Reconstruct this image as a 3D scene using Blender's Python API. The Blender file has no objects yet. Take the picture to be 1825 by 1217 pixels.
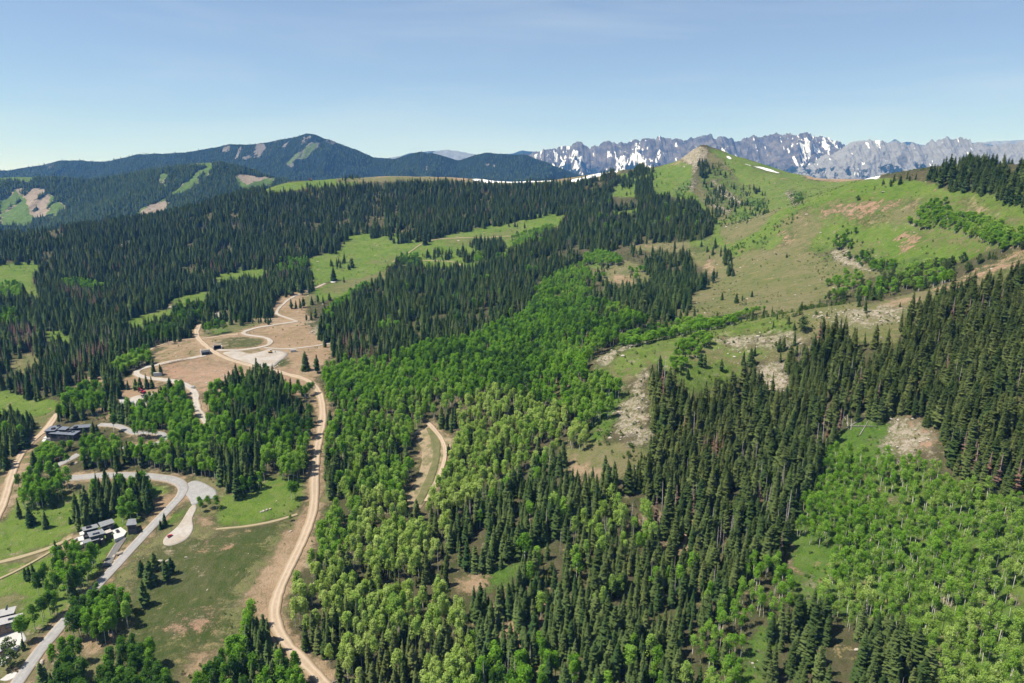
import bpy, math, random
import numpy as np
from mathutils import Vector

# ------------------------------------------------------------------ camera, light, exposure
SC = bpy.context.scene
COL = SC.collection
R = math.radians
PITCH = R(13.8)
FPX, UC, VC = 1215.0, 912.5, 608.5          # focal length and centre of the photograph in its own pixels
CP, SP = math.cos(PITCH), math.sin(PITCH)
rng = np.random.default_rng(7)
random.seed(7)

cd = bpy.data.cameras.new('camera')
cam = bpy.data.objects.new('camera', cd)
COL.objects.link(cam)
cam.location = (0, 0, 0)
cam.rotation_euler = (R(90) - PITCH, 0, 0)
cd.sensor_width = 36.0
cd.lens = FPX / 1825.0 * 36.0
cd.clip_start = 1.0
cd.clip_end = 120000.0
SC.camera = cam

SUN_ELEV, SUN_DIR = R(60), Vector((-0.99, -0.10))   # sun high on the left
SUN_DIR.normalize()
S = Vector((SUN_DIR.x * math.cos(SUN_ELEV), SUN_DIR.y * math.cos(SUN_ELEV), math.sin(SUN_ELEV)))
w = bpy.data.worlds.new('World')
SC.world = w
w.use_nodes = True
nt = w.node_tree
bg = nt.nodes['Background']
sky = nt.nodes.new('ShaderNodeTexSky')
sky.sky_type = 'NISHITA'
sky.sun_disc = False
sky.sun_elevation = SUN_ELEV
sky.sun_rotation = math.atan2(SUN_DIR.x, SUN_DIR.y)
sky.altitude = 2600
sky.air_density = 0.85
sky.dust_density = 0.0
sky.ozone_density = 1.0
tint = nt.nodes.new('ShaderNodeMix')          # the camera's cool white balance
tint.data_type = 'RGBA'
tint.blend_type = 'MULTIPLY'
tint.inputs[0].default_value = 1.0
tint.inputs[7].default_value = (.80, .895, 1.0, 1)
nt.links.new(sky.outputs['Color'], tint.inputs[6])
# thin veils of cirrus
tc = nt.nodes.new('ShaderNodeTexCoord')
mp = nt.nodes.new('ShaderNodeMapping')
mp.inputs['Scale'].default_value = (1.2, 1.2, 9.0)
mp.inputs['Rotation'].default_value = (0.12, -0.10, 0)
cn = nt.nodes.new('ShaderNodeTexNoise')
cn.inputs['Scale'].default_value = 1.6
cn.inputs['Detail'].default_value = 6
cn.inputs['Roughness'].default_value = .55
cn.inputs['Distortion'].default_value = .6
cr_ = nt.nodes.new('ShaderNodeMapRange')
cr_.inputs[1].default_value = .48
cr_.inputs[2].default_value = .80
cr_.inputs[3].default_value = .17
cr_.inputs[4].default_value = .36
veil = nt.nodes.new('ShaderNodeMix')
veil.data_type = 'RGBA'
veil.inputs[7].default_value = (6.2, 7.0, 7.6, 1)
nt.links.new(tc.outputs['Generated'], mp.inputs[0])
nt.links.new(mp.outputs[0], cn.inputs['Vector'])
nt.links.new(cn.outputs[0], cr_.inputs[0])
nt.links.new(cr_.outputs[0], veil.inputs[0])
nt.links.new(tint.outputs[2], veil.inputs[6])
nt.links.new(veil.outputs[2], bg.inputs['Color'])
bg.inputs['Strength'].default_value = 0.09

ld = bpy.data.lights.new('sun', 'SUN')
ld.energy = 5.0
ld.angle = R(0.55)
ld.color = (1.0, 0.962, 0.895)
sun = bpy.data.objects.new('sun', ld)
COL.objects.link(sun)
sun.rotation_euler = S.to_track_quat('Z', 'Y').to_euler()

vs = SC.view_settings
vs.view_transform = 'Standard'
vs.look = 'None'
vs.exposure = 0.58
vs.gamma = 1.0
vs.use_curve_mapping = False
cy = SC.cycles
cy.use_denoising = True
cy.max_bounces = 5
cy.diffuse_bounces = 2
cy.glossy_bounces = 1
cy.transmission_bounces = 3
cy.transparent_max_bounces = 4
cy.volume_bounces = 0
cy.caustics_reflective = False
cy.caustics_refractive = False

HAZE = 6.6e-5
# ------------------------------------------------------------------ numbers: projection, noise
def ray(u, v):
    """x/y and z/y of the line of sight through a photograph pixel"""
    du, dv = np.asarray(u, float) - UC, np.asarray(v, float) - VC
    y = FPX * CP - dv * SP
    return du / y, (-FPX * SP - dv * CP) / y

def project(x, y, z):
    f = y * CP - z * SP
    up = y * SP + z * CP
    f = np.maximum(f, 1e-3)
    return UC + FPX * x / f, VC - FPX * up / f

def _hash(ix, iy, seed):
    n = (ix.astype(np.int64) * 374761393 + iy.astype(np.int64) * 668265263 + seed * 1274126177) & 0xffffffff
    n = ((n ^ (n >> 13)) * 1274126177) & 0xffffffff
    return ((n ^ (n >> 16)) & 0xffff) / 65535.0

def vnoise(x, y, seed=0):
    ix, iy = np.floor(x), np.floor(y)
    fx, fy = x - ix, y - iy
    fx = fx * fx * fx * (fx * (fx * 6 - 15) + 10)
    fy = fy * fy * fy * (fy * (fy * 6 - 15) + 10)
    a, b = _hash(ix, iy, seed), _hash(ix + 1, iy, seed)
    c, d = _hash(ix, iy + 1, seed), _hash(ix + 1, iy + 1, seed)
    return (a + (b - a) * fx) * (1 - fy) + (c + (d - c) * fx) * fy

def fbm(x, y, oct=4, seed=0, gain=0.5):
    s = t = 0.0
    a = 1.0
    for i in range(oct):
        s = s + a * (vnoise(x, y, seed + i * 17) * 2 - 1)
        t += a
        x, y, a = x * 2.03 + 11.3, y * 2.03 - 7.7, a * gain
    return s / t

def ridged(x, y, oct=5, seed=0, gain=0.5):
    s = t = 0.0
    a, prev = 1.0, 1.0
    for i in range(oct):
        n = 1 - np.abs(vnoise(x, y, seed + i * 31) * 2 - 1)
        n = n * n
        s = s + a * n * prev
        t += a
        prev = np.clip(n * 1.6, 0, 1)
        x, y, a = x * 2.07 + 3.1, y * 2.07 + 9.2, a * gain
    return s / t

def inside(poly, u, v):
    p = np.asarray(poly, float)
    r = np.zeros(u.shape, bool)
    bb = (u >= p[:, 0].min()) & (u <= p[:, 0].max()) & (v >= p[:, 1].min()) & (v <= p[:, 1].max())
    idx = np.nonzero(bb)[0]
    uu, vv = u[idx], v[idx]
    rr = np.zeros(uu.shape, bool)
    j = len(p) - 1
    for i in range(len(p)):
        xi, yi, xj, yj = p[i, 0], p[i, 1], p[j, 0], p[j, 1]
        if yi != yj:
            c = ((yi > vv) != (yj > vv)) & (uu < (xj - xi) * (vv - yi) / (yj - yi) + xi)
            rr ^= c
        j = i
    r[idx] = rr
    return r

# ------------------------------------------------------------------ the lie of the land: surveyed points
# (u, v, height below the camera): where the ground seen there lies
PZ = [(0,1217,-205),(0,1000,-200),(0,900,-192),(0,800,-182),(0,700,-176),(0,600,-165),(0,540,-155),
 (250,620,-157),(180,700,-168),(200,760,-172),(300,700,-164),(300,640,-155),(400,600,-153),(480,640,-155),(560,650,-154),
 (450,520,-146),(560,520,-145),(500,560,-150),(560,700,-160),(430,760,-168),(570,850,-178),(330,870,-182),(180,850,-182),
 (540,960,-190),(400,1000,-192),(200,1000,-196),(300,1100,-198),(500,1150,-200),(600,1217,-202),(800,1217,-200),(250,1217,-203),
 (1000,1217,-196),(1200,1217,-192),(1400,1217,-186),(1600,1217,-180),(1825,1217,-172),
 (600,620,-156),(700,540,-146),(800,500,-136),(900,560,-141),(800,640,-150),(700,700,-158),(900,700,-149),(1000,620,-138),
 (1000,700,-145),(800,800,-171),(650,800,-175),(1000,800,-160),(700,900,-184),(900,900,-177),(1000,950,-175),(850,1050,-191),
 (1100,1050,-182),(600,1000,-191),(650,470,-130),(750,440,-111),(600,500,-140)]
# (u, v, distance ahead in metres)
PD = [(0,425,1250),(180,402,1300),(300,388,1350),(400,358,1400),(520,326,1450),(600,318,1500),(700,314,1520),(800,316,1520),(900,322,1500),
 (1000,319,1480),(1100,304,1430),(1180,299,1410),(1230,276,1395),(1260,264,1390),(1290,271,1380),(1350,291,1350),(1430,311,1250),
 (1500,318,1150),(1570,318,1080),(1640,301,880),(1720,294,850),
 (250,520,900),(100,500,960),(450,400,1230),(400,450,1080),(200,450,1110),(650,380,1290),(800,400,1180),(550,440,1080),(900,410,1130),(980,390,1170),
 (900,350,1370),(700,345,1400),(1050,350,1290),
 (1100,450,930),(1200,400,1010),(1180,360,1150),(1240,330,1280),(1150,480,820),(1280,470,800),(1290,410,920),(1350,380,1040),(1400,350,1110),(1300,330,1270),
 (1640,327,700),(1500,355,760),(1420,376,800),(1350,414,810),(1300,442,810),(1700,400,600),(1820,390,520),(1820,340,565),(1750,312,660),
 (1500,450,680),(1400,480,690),(1300,530,640),(1450,530,590),(1600,480,590),(1700,450,560),(1820,431,495),
 (1250,562,575),(1180,578,560),(1100,590,560),
 (1825,455,430),(1760,480,430),(1700,507,430),(1600,532,430),(1500,547,440),(1400,557,450),(1300,580,455),(1180,601,460),(1100,622,455),(1062,642,445),
 (1200,650,405),(1300,640,420),(1400,640,405),(1600,620,380),(1800,560,385),(1800,700,315),(1650,780,320),(1500,760,345),(1300,750,380),
 (1130,700,415),(1100,780,370),(1180,800,362),(1300,900,315),(1500,900,300),(1700,900,285),(1825,850,275),(1825,1000,243),(1600,1050,250),(1400,1050,262),(1200,1000,292)]
# (u, distance, height): ground out of sight behind crests
PH = [(1500,500,-100),(1600,485,-94),(1700,480,-84),(1790,475,-75),(1400,505,-106),(1300,510,-117),(1180,512,-128),(1100,505,-136),(1050,490,-140),
 (0,1750,-230),(300,1800,-220),(600,1850,-180),(900,1850,-180),(1200,1800,-170),(1450,1650,-180),(1650,1350,-160),(1825,1150,-120),
 (1260,1450,30),(1640,980,-2),(1800,800,-8)]
PW = [(-420,120,-212),(0,60,-215),(300,60,-200),(-300,0,-218),(300,-60,-205),(0,-150,-220),(520,150,-150),(-500,300,-200),(520,300,-70),
 (-900,700,-190),(-1300,1200,-190),(900,700,15),(1000,1000,20),(1300,1500,-60),(-1300,1900,-260),(0,2100,-260),(1300,2100,-240)]
ctl = []
for u, v, z in PZ:
    a, t = ray(u, v)
    y = z / t
    ctl.append((a * y, y, z))
for u, v, d in PD:
    a, t = ray(u, v)
    ctl.append((a * d, d, t * d))
for u, d, z in PH:
    f = d * CP - z * SP
    ctl.append(((u - UC) / FPX * f, d, z))
ctl += PW
ctl = np.array(ctl, float)

def tps_fit(p, lam):
    n = len(p)
    q = p[:, :2] / 300.0
    d2 = ((q[:, None] - q[None]) ** 2).sum(-1)
    K = 0.5 * d2 * np.log(d2 + 1e-12) + np.eye(n) * lam
    A = np.zeros((n + 3, n + 3))
    A[:n, :n] = K
    A[:n, n] = A[n, :n] = 1
    A[:n, n + 1:] = q
    A[n + 1:, :n] = q.T
    b = np.zeros(n + 3)
    b[:n] = p[:, 2]
    return q, np.linalg.solve(A, b)
TQ, TC = tps_fit(ctl, 0.004)

def tps(x, y):
    x, y = x / 300.0, y / 300.0
    o = np.full(x.shape, TC[-3]) + TC[-2] * x + TC[-1] * y
    for (px, py), c in zip(TQ, TC[:-3]):
        d2 = (x - px) ** 2 + (y - py) ** 2
        o += c * 0.5 * d2 * np.log(d2 + 1e-12)
    return o

def steps(segs):
    out = [segs[0][0]]
    for a, b, s0, s1 in segs:
        n = max(2, int(round(2 * (b - a) / (s0 + s1))))
        t = np.linspace(0, 1, n + 1)[1:]
        k = (s1 / s0) if s0 != s1 else 1.0
        f = t if k == 1.0 else (k ** t - 1) / (k - 1)
        out += list(a + (b - a) * f)
    return np.array(out)
hx = steps([(0, 420, 2.6, 2.6), (420, 1400, 2.6, 9), (1400, 6000, 40, 500), (6000, 10000, 1000, 2000)])
GX = np.concatenate([-hx[:0:-1], hx])
GY = steps([(-3000, -300, 700, 60), (-300, 170, 40, 4), (170, 560, 2.6, 2.6), (560, 1650, 2.8, 5.5), (1650, 2200, 8, 25), (2200, 6000, 60, 500), (6000, 12600, 1500, 2500)])
XX, YY = np.meshgrid(GX, GY)

def height(x, y):
    far = -330.0 + 0 * x
    k = np.clip((np.hypot(x * 1.0, y - 850) - 1350) / 550, 0, 1)
    k = k * k * (3 - 2 * k)
    h = np.where(k < 1, tps(np.clip(x, -1700, 1700), np.clip(y, -900, 2500)), far)
    dist = np.clip(np.hypot(x, y) / 1000.0, 0.1, 2)
    h = h + fbm(x / 90, y / 90, 4, 5) * 3.2 * dist + fbm(x / 17, y / 17, 3, 9) * 0.55
    # rocky spine and blunt head of the peak
    d = np.full(np.shape(h), 1e9)
    for (x0, y0), (x1, y1) in zip(SPINE[:-1], SPINE[1:]):
        t = np.clip(((x - x0) * (x1 - x0) + (y - y0) * (y1 - y0)) / ((x1 - x0) ** 2 + (y1 - y0) ** 2), 0, 1)
        d = np.minimum(d, np.hypot(x - x0 - t * (x1 - x0), y - y0 - t * (y1 - y0)))
    rough = .6 + .9 * (fbm(x / 13, y / 13, 3, 19) * .5 + .5)
    h = h + np.where(d < 90, 6 * np.exp(-(d / 13) ** 2) * rough, 0)
    hd = np.hypot(x - SPINE[0][0], (y - SPINE[0][1]) * .8)
    h = h + np.where(hd < 150, 7 * np.exp(-(hd / 30) ** 2) * rough, 0)
    return h * (1 - k) + far * k
SPINE = []
for u, v, d in [(1250, 268, 1388), (1243, 285, 1350), (1237, 305, 1310), (1231, 330, 1265), (1228, 350, 1225)]:
    a, t = ray(u, v)
    SPINE.append((float(a * d), float(d)))
ZZ = height(XX, YY)

def ground(x, y):
    x, y = np.asarray(x, float), np.asarray(y, float)
    i = np.clip(np.searchsorted(GX, x) - 1, 0, len(GX) - 2)
    j = np.clip(np.searchsorted(GY, y) - 1, 0, len(GY) - 2)
    fx = (x - GX[i]) / (GX[i + 1] - GX[i])
    fy = (y - GY[j]) / (GY[j + 1] - GY[j])
    return (ZZ[j, i] * (1 - fx) + ZZ[j, i + 1] * fx) * (1 - fy) + (ZZ[j + 1, i] * (1 - fx) + ZZ[j + 1, i + 1] * fx) * fy

_ys = np.concatenate([np.arange(110, 700, 1.0), np.arange(700, 2000, 2.0)])
def spot(u, v):
    """the point of the ground that is seen at a photograph pixel"""
    a, t = ray(u, v)
    z = ground(a * _ys, _ys)
    hit = np.nonzero(z >= t * _ys)[0]
    if len(hit) == 0:
        g = z / _ys - t
        k = int(np.argmax(g))
        y = _ys[k]
    else:
        k = hit[0]
        if k == 0:
            y = _ys[0]
        else:
            g0, g1 = z[k - 1] - t * _ys[k - 1], z[k] - t * _ys[k]
            y = _ys[k - 1] + (_ys[k] - _ys[k - 1]) * (-g0) / (g1 - g0)
    return float(a * y), float(y), float(ground(a * y, y))

# how high the land in front rises along each bearing: tells seen from hidden ground
AB = np.linspace(-1.05, 1.05, 841)
YB = np.concatenate([np.arange(90, 700, 3.0), np.arange(700, 2000, 6.0)])
_el = ground(AB[:, None] * YB[None], np.broadcast_to(YB, (len(AB), len(YB)))) / YB[None]
RUNMAX = np.maximum.accumulate(_el, axis=1)
def seen(x, y, z, slack=0.0025):
    a = np.clip((x / np.maximum(y, 1) + 1.05) / 2.1 * 840, 0, 840).astype(int)
    j = np.clip(np.searchsorted(YB, y - 4) - 1, 0, len(YB) - 1)
    return (z / np.maximum(y, 1) >= RUNMAX[a, j] - slack) | (y < 95)

# ------------------------------------------------------------------ roads and tracks (centre lines read off the photograph)
ROADS = [
 # name, width, material key, line
 ('road', 5.9, 'asphalt', [(20,1235),(40,1200),(70,1160),(98,1125),(130,1090),(160,1058),(190,1025),(215,998),(240,972),(265,944),(290,918),(310,898),(326,882),(334,872),(330,861),(315,854),(290,850),(250,847),(215,846),(180,848),(150,851),(118,853)]),
 ('road', 5.5, 'asphalt', [(90,836),(104,829),(118,822),(132,815),(140,810)]),
 ('road', 4.6, 'asphalt', [(215,799),(240,797),(265,795),(284,792),(296,787),(300,780),(296,773),(284,770),(262,771),(245,773),(232,775),(228,768),(226,762),(210,758),(190,756),(176,757)]),
 ('road', 5.6, 'gravel', [(372,758),(366,749),(358,741),(350,731),(347,720),(349,710),(352,702),(345,692),(333,684),(318,680),(300,678),(280,676),(258,674),(243,671),(237,666),(240,660),(252,656),(265,654),(285,649),(305,645),(330,641),(352,637),(366,633)]),
 ('road', 5.2, 'gravel', [(387,624),(398,627),(412,625),(430,624),(450,621),(470,620),(483,616),(487,609),(483,603),(472,600),(450,598),(435,597),(425,596),(432,589),(448,585),(470,582),(497,578),(515,575),(530,573)]),
 ('dirt_track', 4.0, 'gravel', [(530,573),(522,569),(510,566),(496,563),(486,559),(492,553),(502,547),(506,541),(510,535),(520,529),(532,525),(545,521),(556,516),(566,510),(580,505)]),
 ('dirt_track', 3.6, 'gravel', [(470,620),(487,622),(505,623),(522,622),(540,620),(556,618),(570,615),(582,613),(592,612)]),
 ('dirt_track', 3.2, 'dirt', [(262,626),(275,620),(290,613),(312,607),(330,604),(345,603),(360,604),(375,604),(388,599),(400,597),(412,596),(425,596)]),
 ('dirt_track', 5.2, 'dirt', [(356,577),(353,584),(348,592),(348,600),(355,608),(364,613),(372,620),(380,629),(392,636),(412,643),(432,648),(456,653),(480,658),(500,664),(515,668),(530,671),(546,676),(560,683),(568,694),(573,708),(576,725),(577,742),(574,758),(570,775),(566,792),(564,810),(562,830),(560,850),(560,868),(562,886),(561,903),(556,922),(549,942),(539,964),(528,987),(517,1010),(506,1033),(496,1053),(489,1074),(486,1092),(488,1110),(496,1128),(507,1145),(521,1160),(536,1175),(552,1190),(566,1205),(580,1220),(590,1235)]),
 ('dirt_track', 5.0, 'dirt', [(-10,930),(2,910),(9,892),(14,872),(19,852),(24,836),(31,820),(40,806),(50,791),(60,783),(72,776),(80,770),(86,761),(92,752),(98,744),(103,737)]),
 ('dirt_track', 2.6, 'trail', [(700,467),(714,459),(730,450),(741,441),(752,433),(765,428),(780,425),(795,424),(812,424),(840,424),(870,423),(895,421),(915,421)]),
 ('dirt_track', 2.4, 'trail', [(742,464),(770,465),(800,464),(815,466),(827,471),(828,479)]),
 ('dirt_track', 3.0, 'trail', [(-10,1005),(10,1001),(35,994),(60,986),(85,980),(108,972),(128,958)]),
 ('dirt_track', 1.8, 'trail', [(-10,1036),(12,1028),(35,1016),(60,1001),(90,984)]),
 ('dirt_track', 1.8, 'trail', [(385,944),(410,942),(440,940),(465,936),(490,930),(512,924),(530,917)]),
 ('grass_strip', 5.0, 'rough_grass', [(768,762),(774,775),(779,790),(781,806),(778,824),(772,842),(764,862),(754,882),(744,900)]),
 ('dirt_track', 2.8, 'dirt', [(762,754),(777,766),(788,780),(796,796),(797,812),(791,832),(781,852),(771,872),(760,894)]),
 ('driveway', 4.4, 'dark_asphalt', [(190,1010),(194,1000),(198,990),(206,978),(214,968),(219,960)]),
]
PADS = [
 ('parking_lot', 'gravel', [(348,897),(352,905),(346,914),(342,926),(345,940),(341,952),(332,962),(318,969),(304,973),(292,972),(289,965),(296,955),(310,945),(320,935),(328,922),(334,912),(340,902)]),
 ('parking_lot', 'asphalt', [(328,868),(338,858),(352,856),(366,862),(384,872),(388,882),(380,890),(366,888),(352,898),(342,902),(338,890),(330,880)]),
 ('driveway', 'concrete', [(-14,1145),(8,1128),(30,1124),(42,1128),(48,1140),(34,1152),(32,1160),(20,1172),(0,1188),(-14,1195)]),
 ('driveway', 'concrete', [(0,1212),(14,1202),(32,1197),(30,1206),(12,1214)]),
 ('clearing', 'bare_earth', [(728,905),(722,893),(736,868),(746,845),(752,825),(752,805),(748,790),(740,780),(748,770),(762,753),(770,752),(778,766),(795,776),(812,781),(806,795),(798,808),(796,825),(788,845),(776,868),(764,888),(752,905),(742,915)]),
 ('building_yard', 'gravel', [(396,629),(412,626),(430,626),(436,631),(455,630),(468,626),(478,622),(492,623),(515,629),(508,638),(498,644),(490,652),(478,655),(462,654),(445,648),(428,643),(410,637)]),
 ('building_yard', 'gravel', [(206,724),(225,712),(240,706),(262,702),(284,701),(292,706),(280,714),(262,722),(245,732),(222,733)]),
 ('parking_lot', 'gravel', [(380,560),(392,555),(404,553),(404,561),(394,565),(382,566)]),
]
MX0, MY0, MS = -800.0, 100.0, 1.0
TAKEN = np.zeros((1600, 1600), bool)
def take(x, y, r):
    i0, i1 = int(x - r - MX0), int(x + r - MX0) + 1
    j0, j1 = int(y - r - MY0), int(y + r - MY0) + 1
    if i0 < 0 or j0 < 0 or i1 >= 1600 or j1 >= 1600:
        return
    ii, jj = np.meshgrid(np.arange(i0, i1), np.arange(j0, j1))
    mk = (ii + MX0 + .5 - x) ** 2 + (jj + MY0 + .5 - y) ** 2 < r * r
    TAKEN[jj[mk], ii[mk]] = True

def smooth_line(p, step):
    p = np.asarray(p, float)
    for _ in range(2):
        q = p.copy()
        q[1:-1] = (p[:-2] + 2 * p[1:-1] + p[2:]) / 4
        p = q
    d = np.concatenate([[0], np.cumsum(np.hypot(*np.diff(p, axis=0).T))])
    n = max(3, int(d[-1] / step))
    s = np.linspace(0, d[-1], n)
    # round the corners (Catmull-like by smoothing a dense resample)
    q = np.stack([np.interp(s, d, p[:, 0]), np.interp(s, d, p[:, 1])], 1)
    for _ in range(6):
        q[1:-1] = (q[:-2] + 2 * q[1:-1] + q[2:]) / 4
    return q


LINES = []
for nm_, wd_, key_, ln_ in ROADS:
    LINES.append(smooth_line(np.array([spot(u, min(v, 1216) if v <= 1217 else v)[:2] for u, v in ln_]), 1.6))
# bare shoulders worn along the roads
WORN = np.zeros((2, 1600, 1600))
def wear(layer, q, r):
    for x, y in q[::2]:
        i0, i1, j0, j1 = int(x - r - MX0), int(x + r - MX0) + 1, int(y - r - MY0), int(y + r - MY0) + 1
        if i0 < 0 or j0 < 0 or i1 >= 1600 or j1 >= 1600:
            continue
        ii, jj = np.meshgrid(np.arange(i0, i1), np.arange(j0, j1))
        d = np.hypot(ii + MX0 + .5 - x, jj + MY0 + .5 - y)
        WORN[layer][j0:j1, i0:i1] = np.maximum(WORN[layer][j0:j1, i0:i1], np.clip(1.25 - d / r, 0, 1))
for (nm_, wd_, key_, ln_), q_ in zip(ROADS, LINES):
    wear(0 if key_ != 'trail' else 1, q_, wd_ / 2 + {'dirt': 4.5, 'asphalt': 3.2, 'gravel': 3.5, 'trail': 2.0, 'dark_asphalt': 1.5, 'rough_grass': 1.0}[key_])

# ------------------------------------------------------------------ helpers: materials, meshes, tags
def mat(name):
    m = bpy.data.materials.new(name)
    m.use_nodes = True
    m.node_tree.nodes.clear()
    return m

class NB:
    """a few words for wiring shader nodes"""
    def __init__(s, m):
        s.t = m.node_tree
        s.out = s.n('ShaderNodeOutputMaterial')
        s.pos = None
    def n(s, typ, **kw):
        nd = s.t.nodes.new(typ)
        for k, v in kw.items():
            setattr(nd, k, v)
        return nd
    def put(s, sock, v):
        if hasattr(v, 'is_linked'):
            s.t.links.new(v, sock)
        elif isinstance(v, (tuple, list)) and len(v) == 3 and sock.type == 'RGBA':
            sock.default_value = (*v, 1)
        else:
            sock.default_value = v
    def P(s):
        if s.pos is None:
            s.pos = s.n('ShaderNodeNewGeometry').outputs['Position']
        return s.pos
    def noise(s, scale, detail=3, rough=0.55, vec=None, out='Fac', dist=0.0):
        nd = s.n('ShaderNodeTexNoise')
        s.put(nd.inputs['Vector'], vec if vec is not None else s.P())
        nd.inputs['Scale'].default_value = scale
        nd.inputs['Detail'].default_value = detail
        nd.inputs['Roughness'].default_value = rough
        nd.inputs['Distortion'].default_value = dist
        return nd.outputs[out]
    def math(s, op, a, b=0.0, c=0.0):
        nd = s.n('ShaderNodeMath', operation=op)
        for i, v in enumerate((a, b, c)):
            s.put(nd.inputs[i], v)
        return nd.outputs[0]
    def ramp(s, v, a, b, lo=0.0, hi=1.0):
        nd = s.n('ShaderNodeMapRange', interpolation_type='SMOOTHSTEP')
        for i, x in enumerate((v, a, b, lo, hi)):
            s.put(nd.inputs[i], x)
        return nd.outputs[0]
    def mix(s, f, a, b, mode='MIX'):
        nd = s.n('ShaderNodeMix', data_type='RGBA', blend_type=mode)
        s.put(nd.inputs[0], f)
        s.put(nd.inputs[6], a)
        s.put(nd.inputs[7], b)
        return nd.outputs[2]
    def attr(s, name, typ='GEOMETRY', out='Fac'):
        return s.n('ShaderNodeAttribute', attribute_name=name, attribute_type=typ).outputs[out]
    def rnd(s):
        return s.n('ShaderNodeObjectInfo').outputs['Random']
    def scaled(s, sx, sy, sz):
        nd = s.n('ShaderNodeMapping')
        s.put(nd.inputs['Vector'], s.P())
        nd.inputs['Scale'].default_value = (sx, sy, sz)
        return nd.outputs[0]
    def bump(s, h, strength, dist):
        nd = s.n('ShaderNodeBump')
        s.put(nd.inputs['Height'], h)
        nd.inputs['Strength'].default_value = strength
        nd.inputs['Distance'].default_value = dist
        return nd.outputs[0]
    def diffuse(s, col, rough=0.9, normal=None, metal=0.0, spec=0.15):
        nd = s.n('ShaderNodeBsdfPrincipled')
        s.put(nd.inputs['Base Color'], col)
        s.put(nd.inputs['Roughness'], rough)
        s.put(nd.inputs['Metallic'], metal)
        s.put(nd.inputs['Specular IOR Level'], spec)
        if normal is not None:
            s.put(nd.inputs['Normal'], normal)
        s.t.links.new(nd.outputs[0], s.out.inputs[0])
        return nd

def flat(name, col, rough=0.8, metal=0.0, spec=0.2, var=0.12, scale=1.5):
    """plain material with a little grain and wear"""
    m = mat(name)
    b = NB(m)
    n = b.noise(scale, 4)
    c = b.mix(b.ramp(n, 0.3, 0.7), tuple(x * (1 - var) for x in col), tuple(min(1, x * (1 + var)) for x in col))
    b.diffuse(c, rough, metal=metal, spec=spec)
    return m

def new_mesh(name, verts, faces, m=None, smooth=False):
    me = bpy.data.meshes.new(name)
    if isinstance(faces, np.ndarray):
        nv, nf, k = len(verts), len(faces), faces.shape[1]
        me.vertices.add(nv)
        me.vertices.foreach_set('co', np.asarray(verts, np.float32).ravel())
        me.loops.add(nf * k)
        me.loops.foreach_set('vertex_index', faces.astype(np.int32).ravel())
        me.polygons.add(nf)
        me.polygons.foreach_set('loop_start', np.arange(0, nf * k, k, dtype=np.int32))
        me.update(calc_edges=True)
        me.validate()
    else:
        me.from_pydata([tuple(v) for v in verts], [], faces)
        me.update()
    if m is not None:
        me.materials.append(m)
    if smooth:
        me.polygons.foreach_set('use_smooth', np.ones(len(me.polygons), bool))
    return me

def put(name, me, parent=None, loc=None, rot=None, scale=None):
    o = bpy.data.objects.new(name, me)
    COL.objects.link(o)
    if parent is not None:
        o.parent = parent
    if loc is not None:
        o.location = loc
    if rot is not None:
        o.rotation_euler = rot
    if scale is not None:
        o.scale = scale
    return o

def tag(o, label=None, cat=None, group=None, kind=None):
    if label: o['label'] = label
    if cat: o['category'] = cat
    if group: o['group'] = group
    if kind: o['kind'] = kind
    return o

def grid_faces(nr, nc):
    i = np.arange(nr * nc).reshape(nr, nc)
    return np.stack([i[:-1, :-1].ravel(), i[:-1, 1:].ravel(), i[1:, 1:].ravel(), i[1:, :-1].ravel()], 1)

def add_attr(me, name, arr, typ='FLOAT'):
    a = me.attributes.new(name, typ, 'POINT')
    a.data.foreach_set({'FLOAT': 'value', 'FLOAT_COLOR': 'color', 'FLOAT_VECTOR': 'vector', 'INT': 'value'}[typ], np.ascontiguousarray(arr).ravel())

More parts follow.
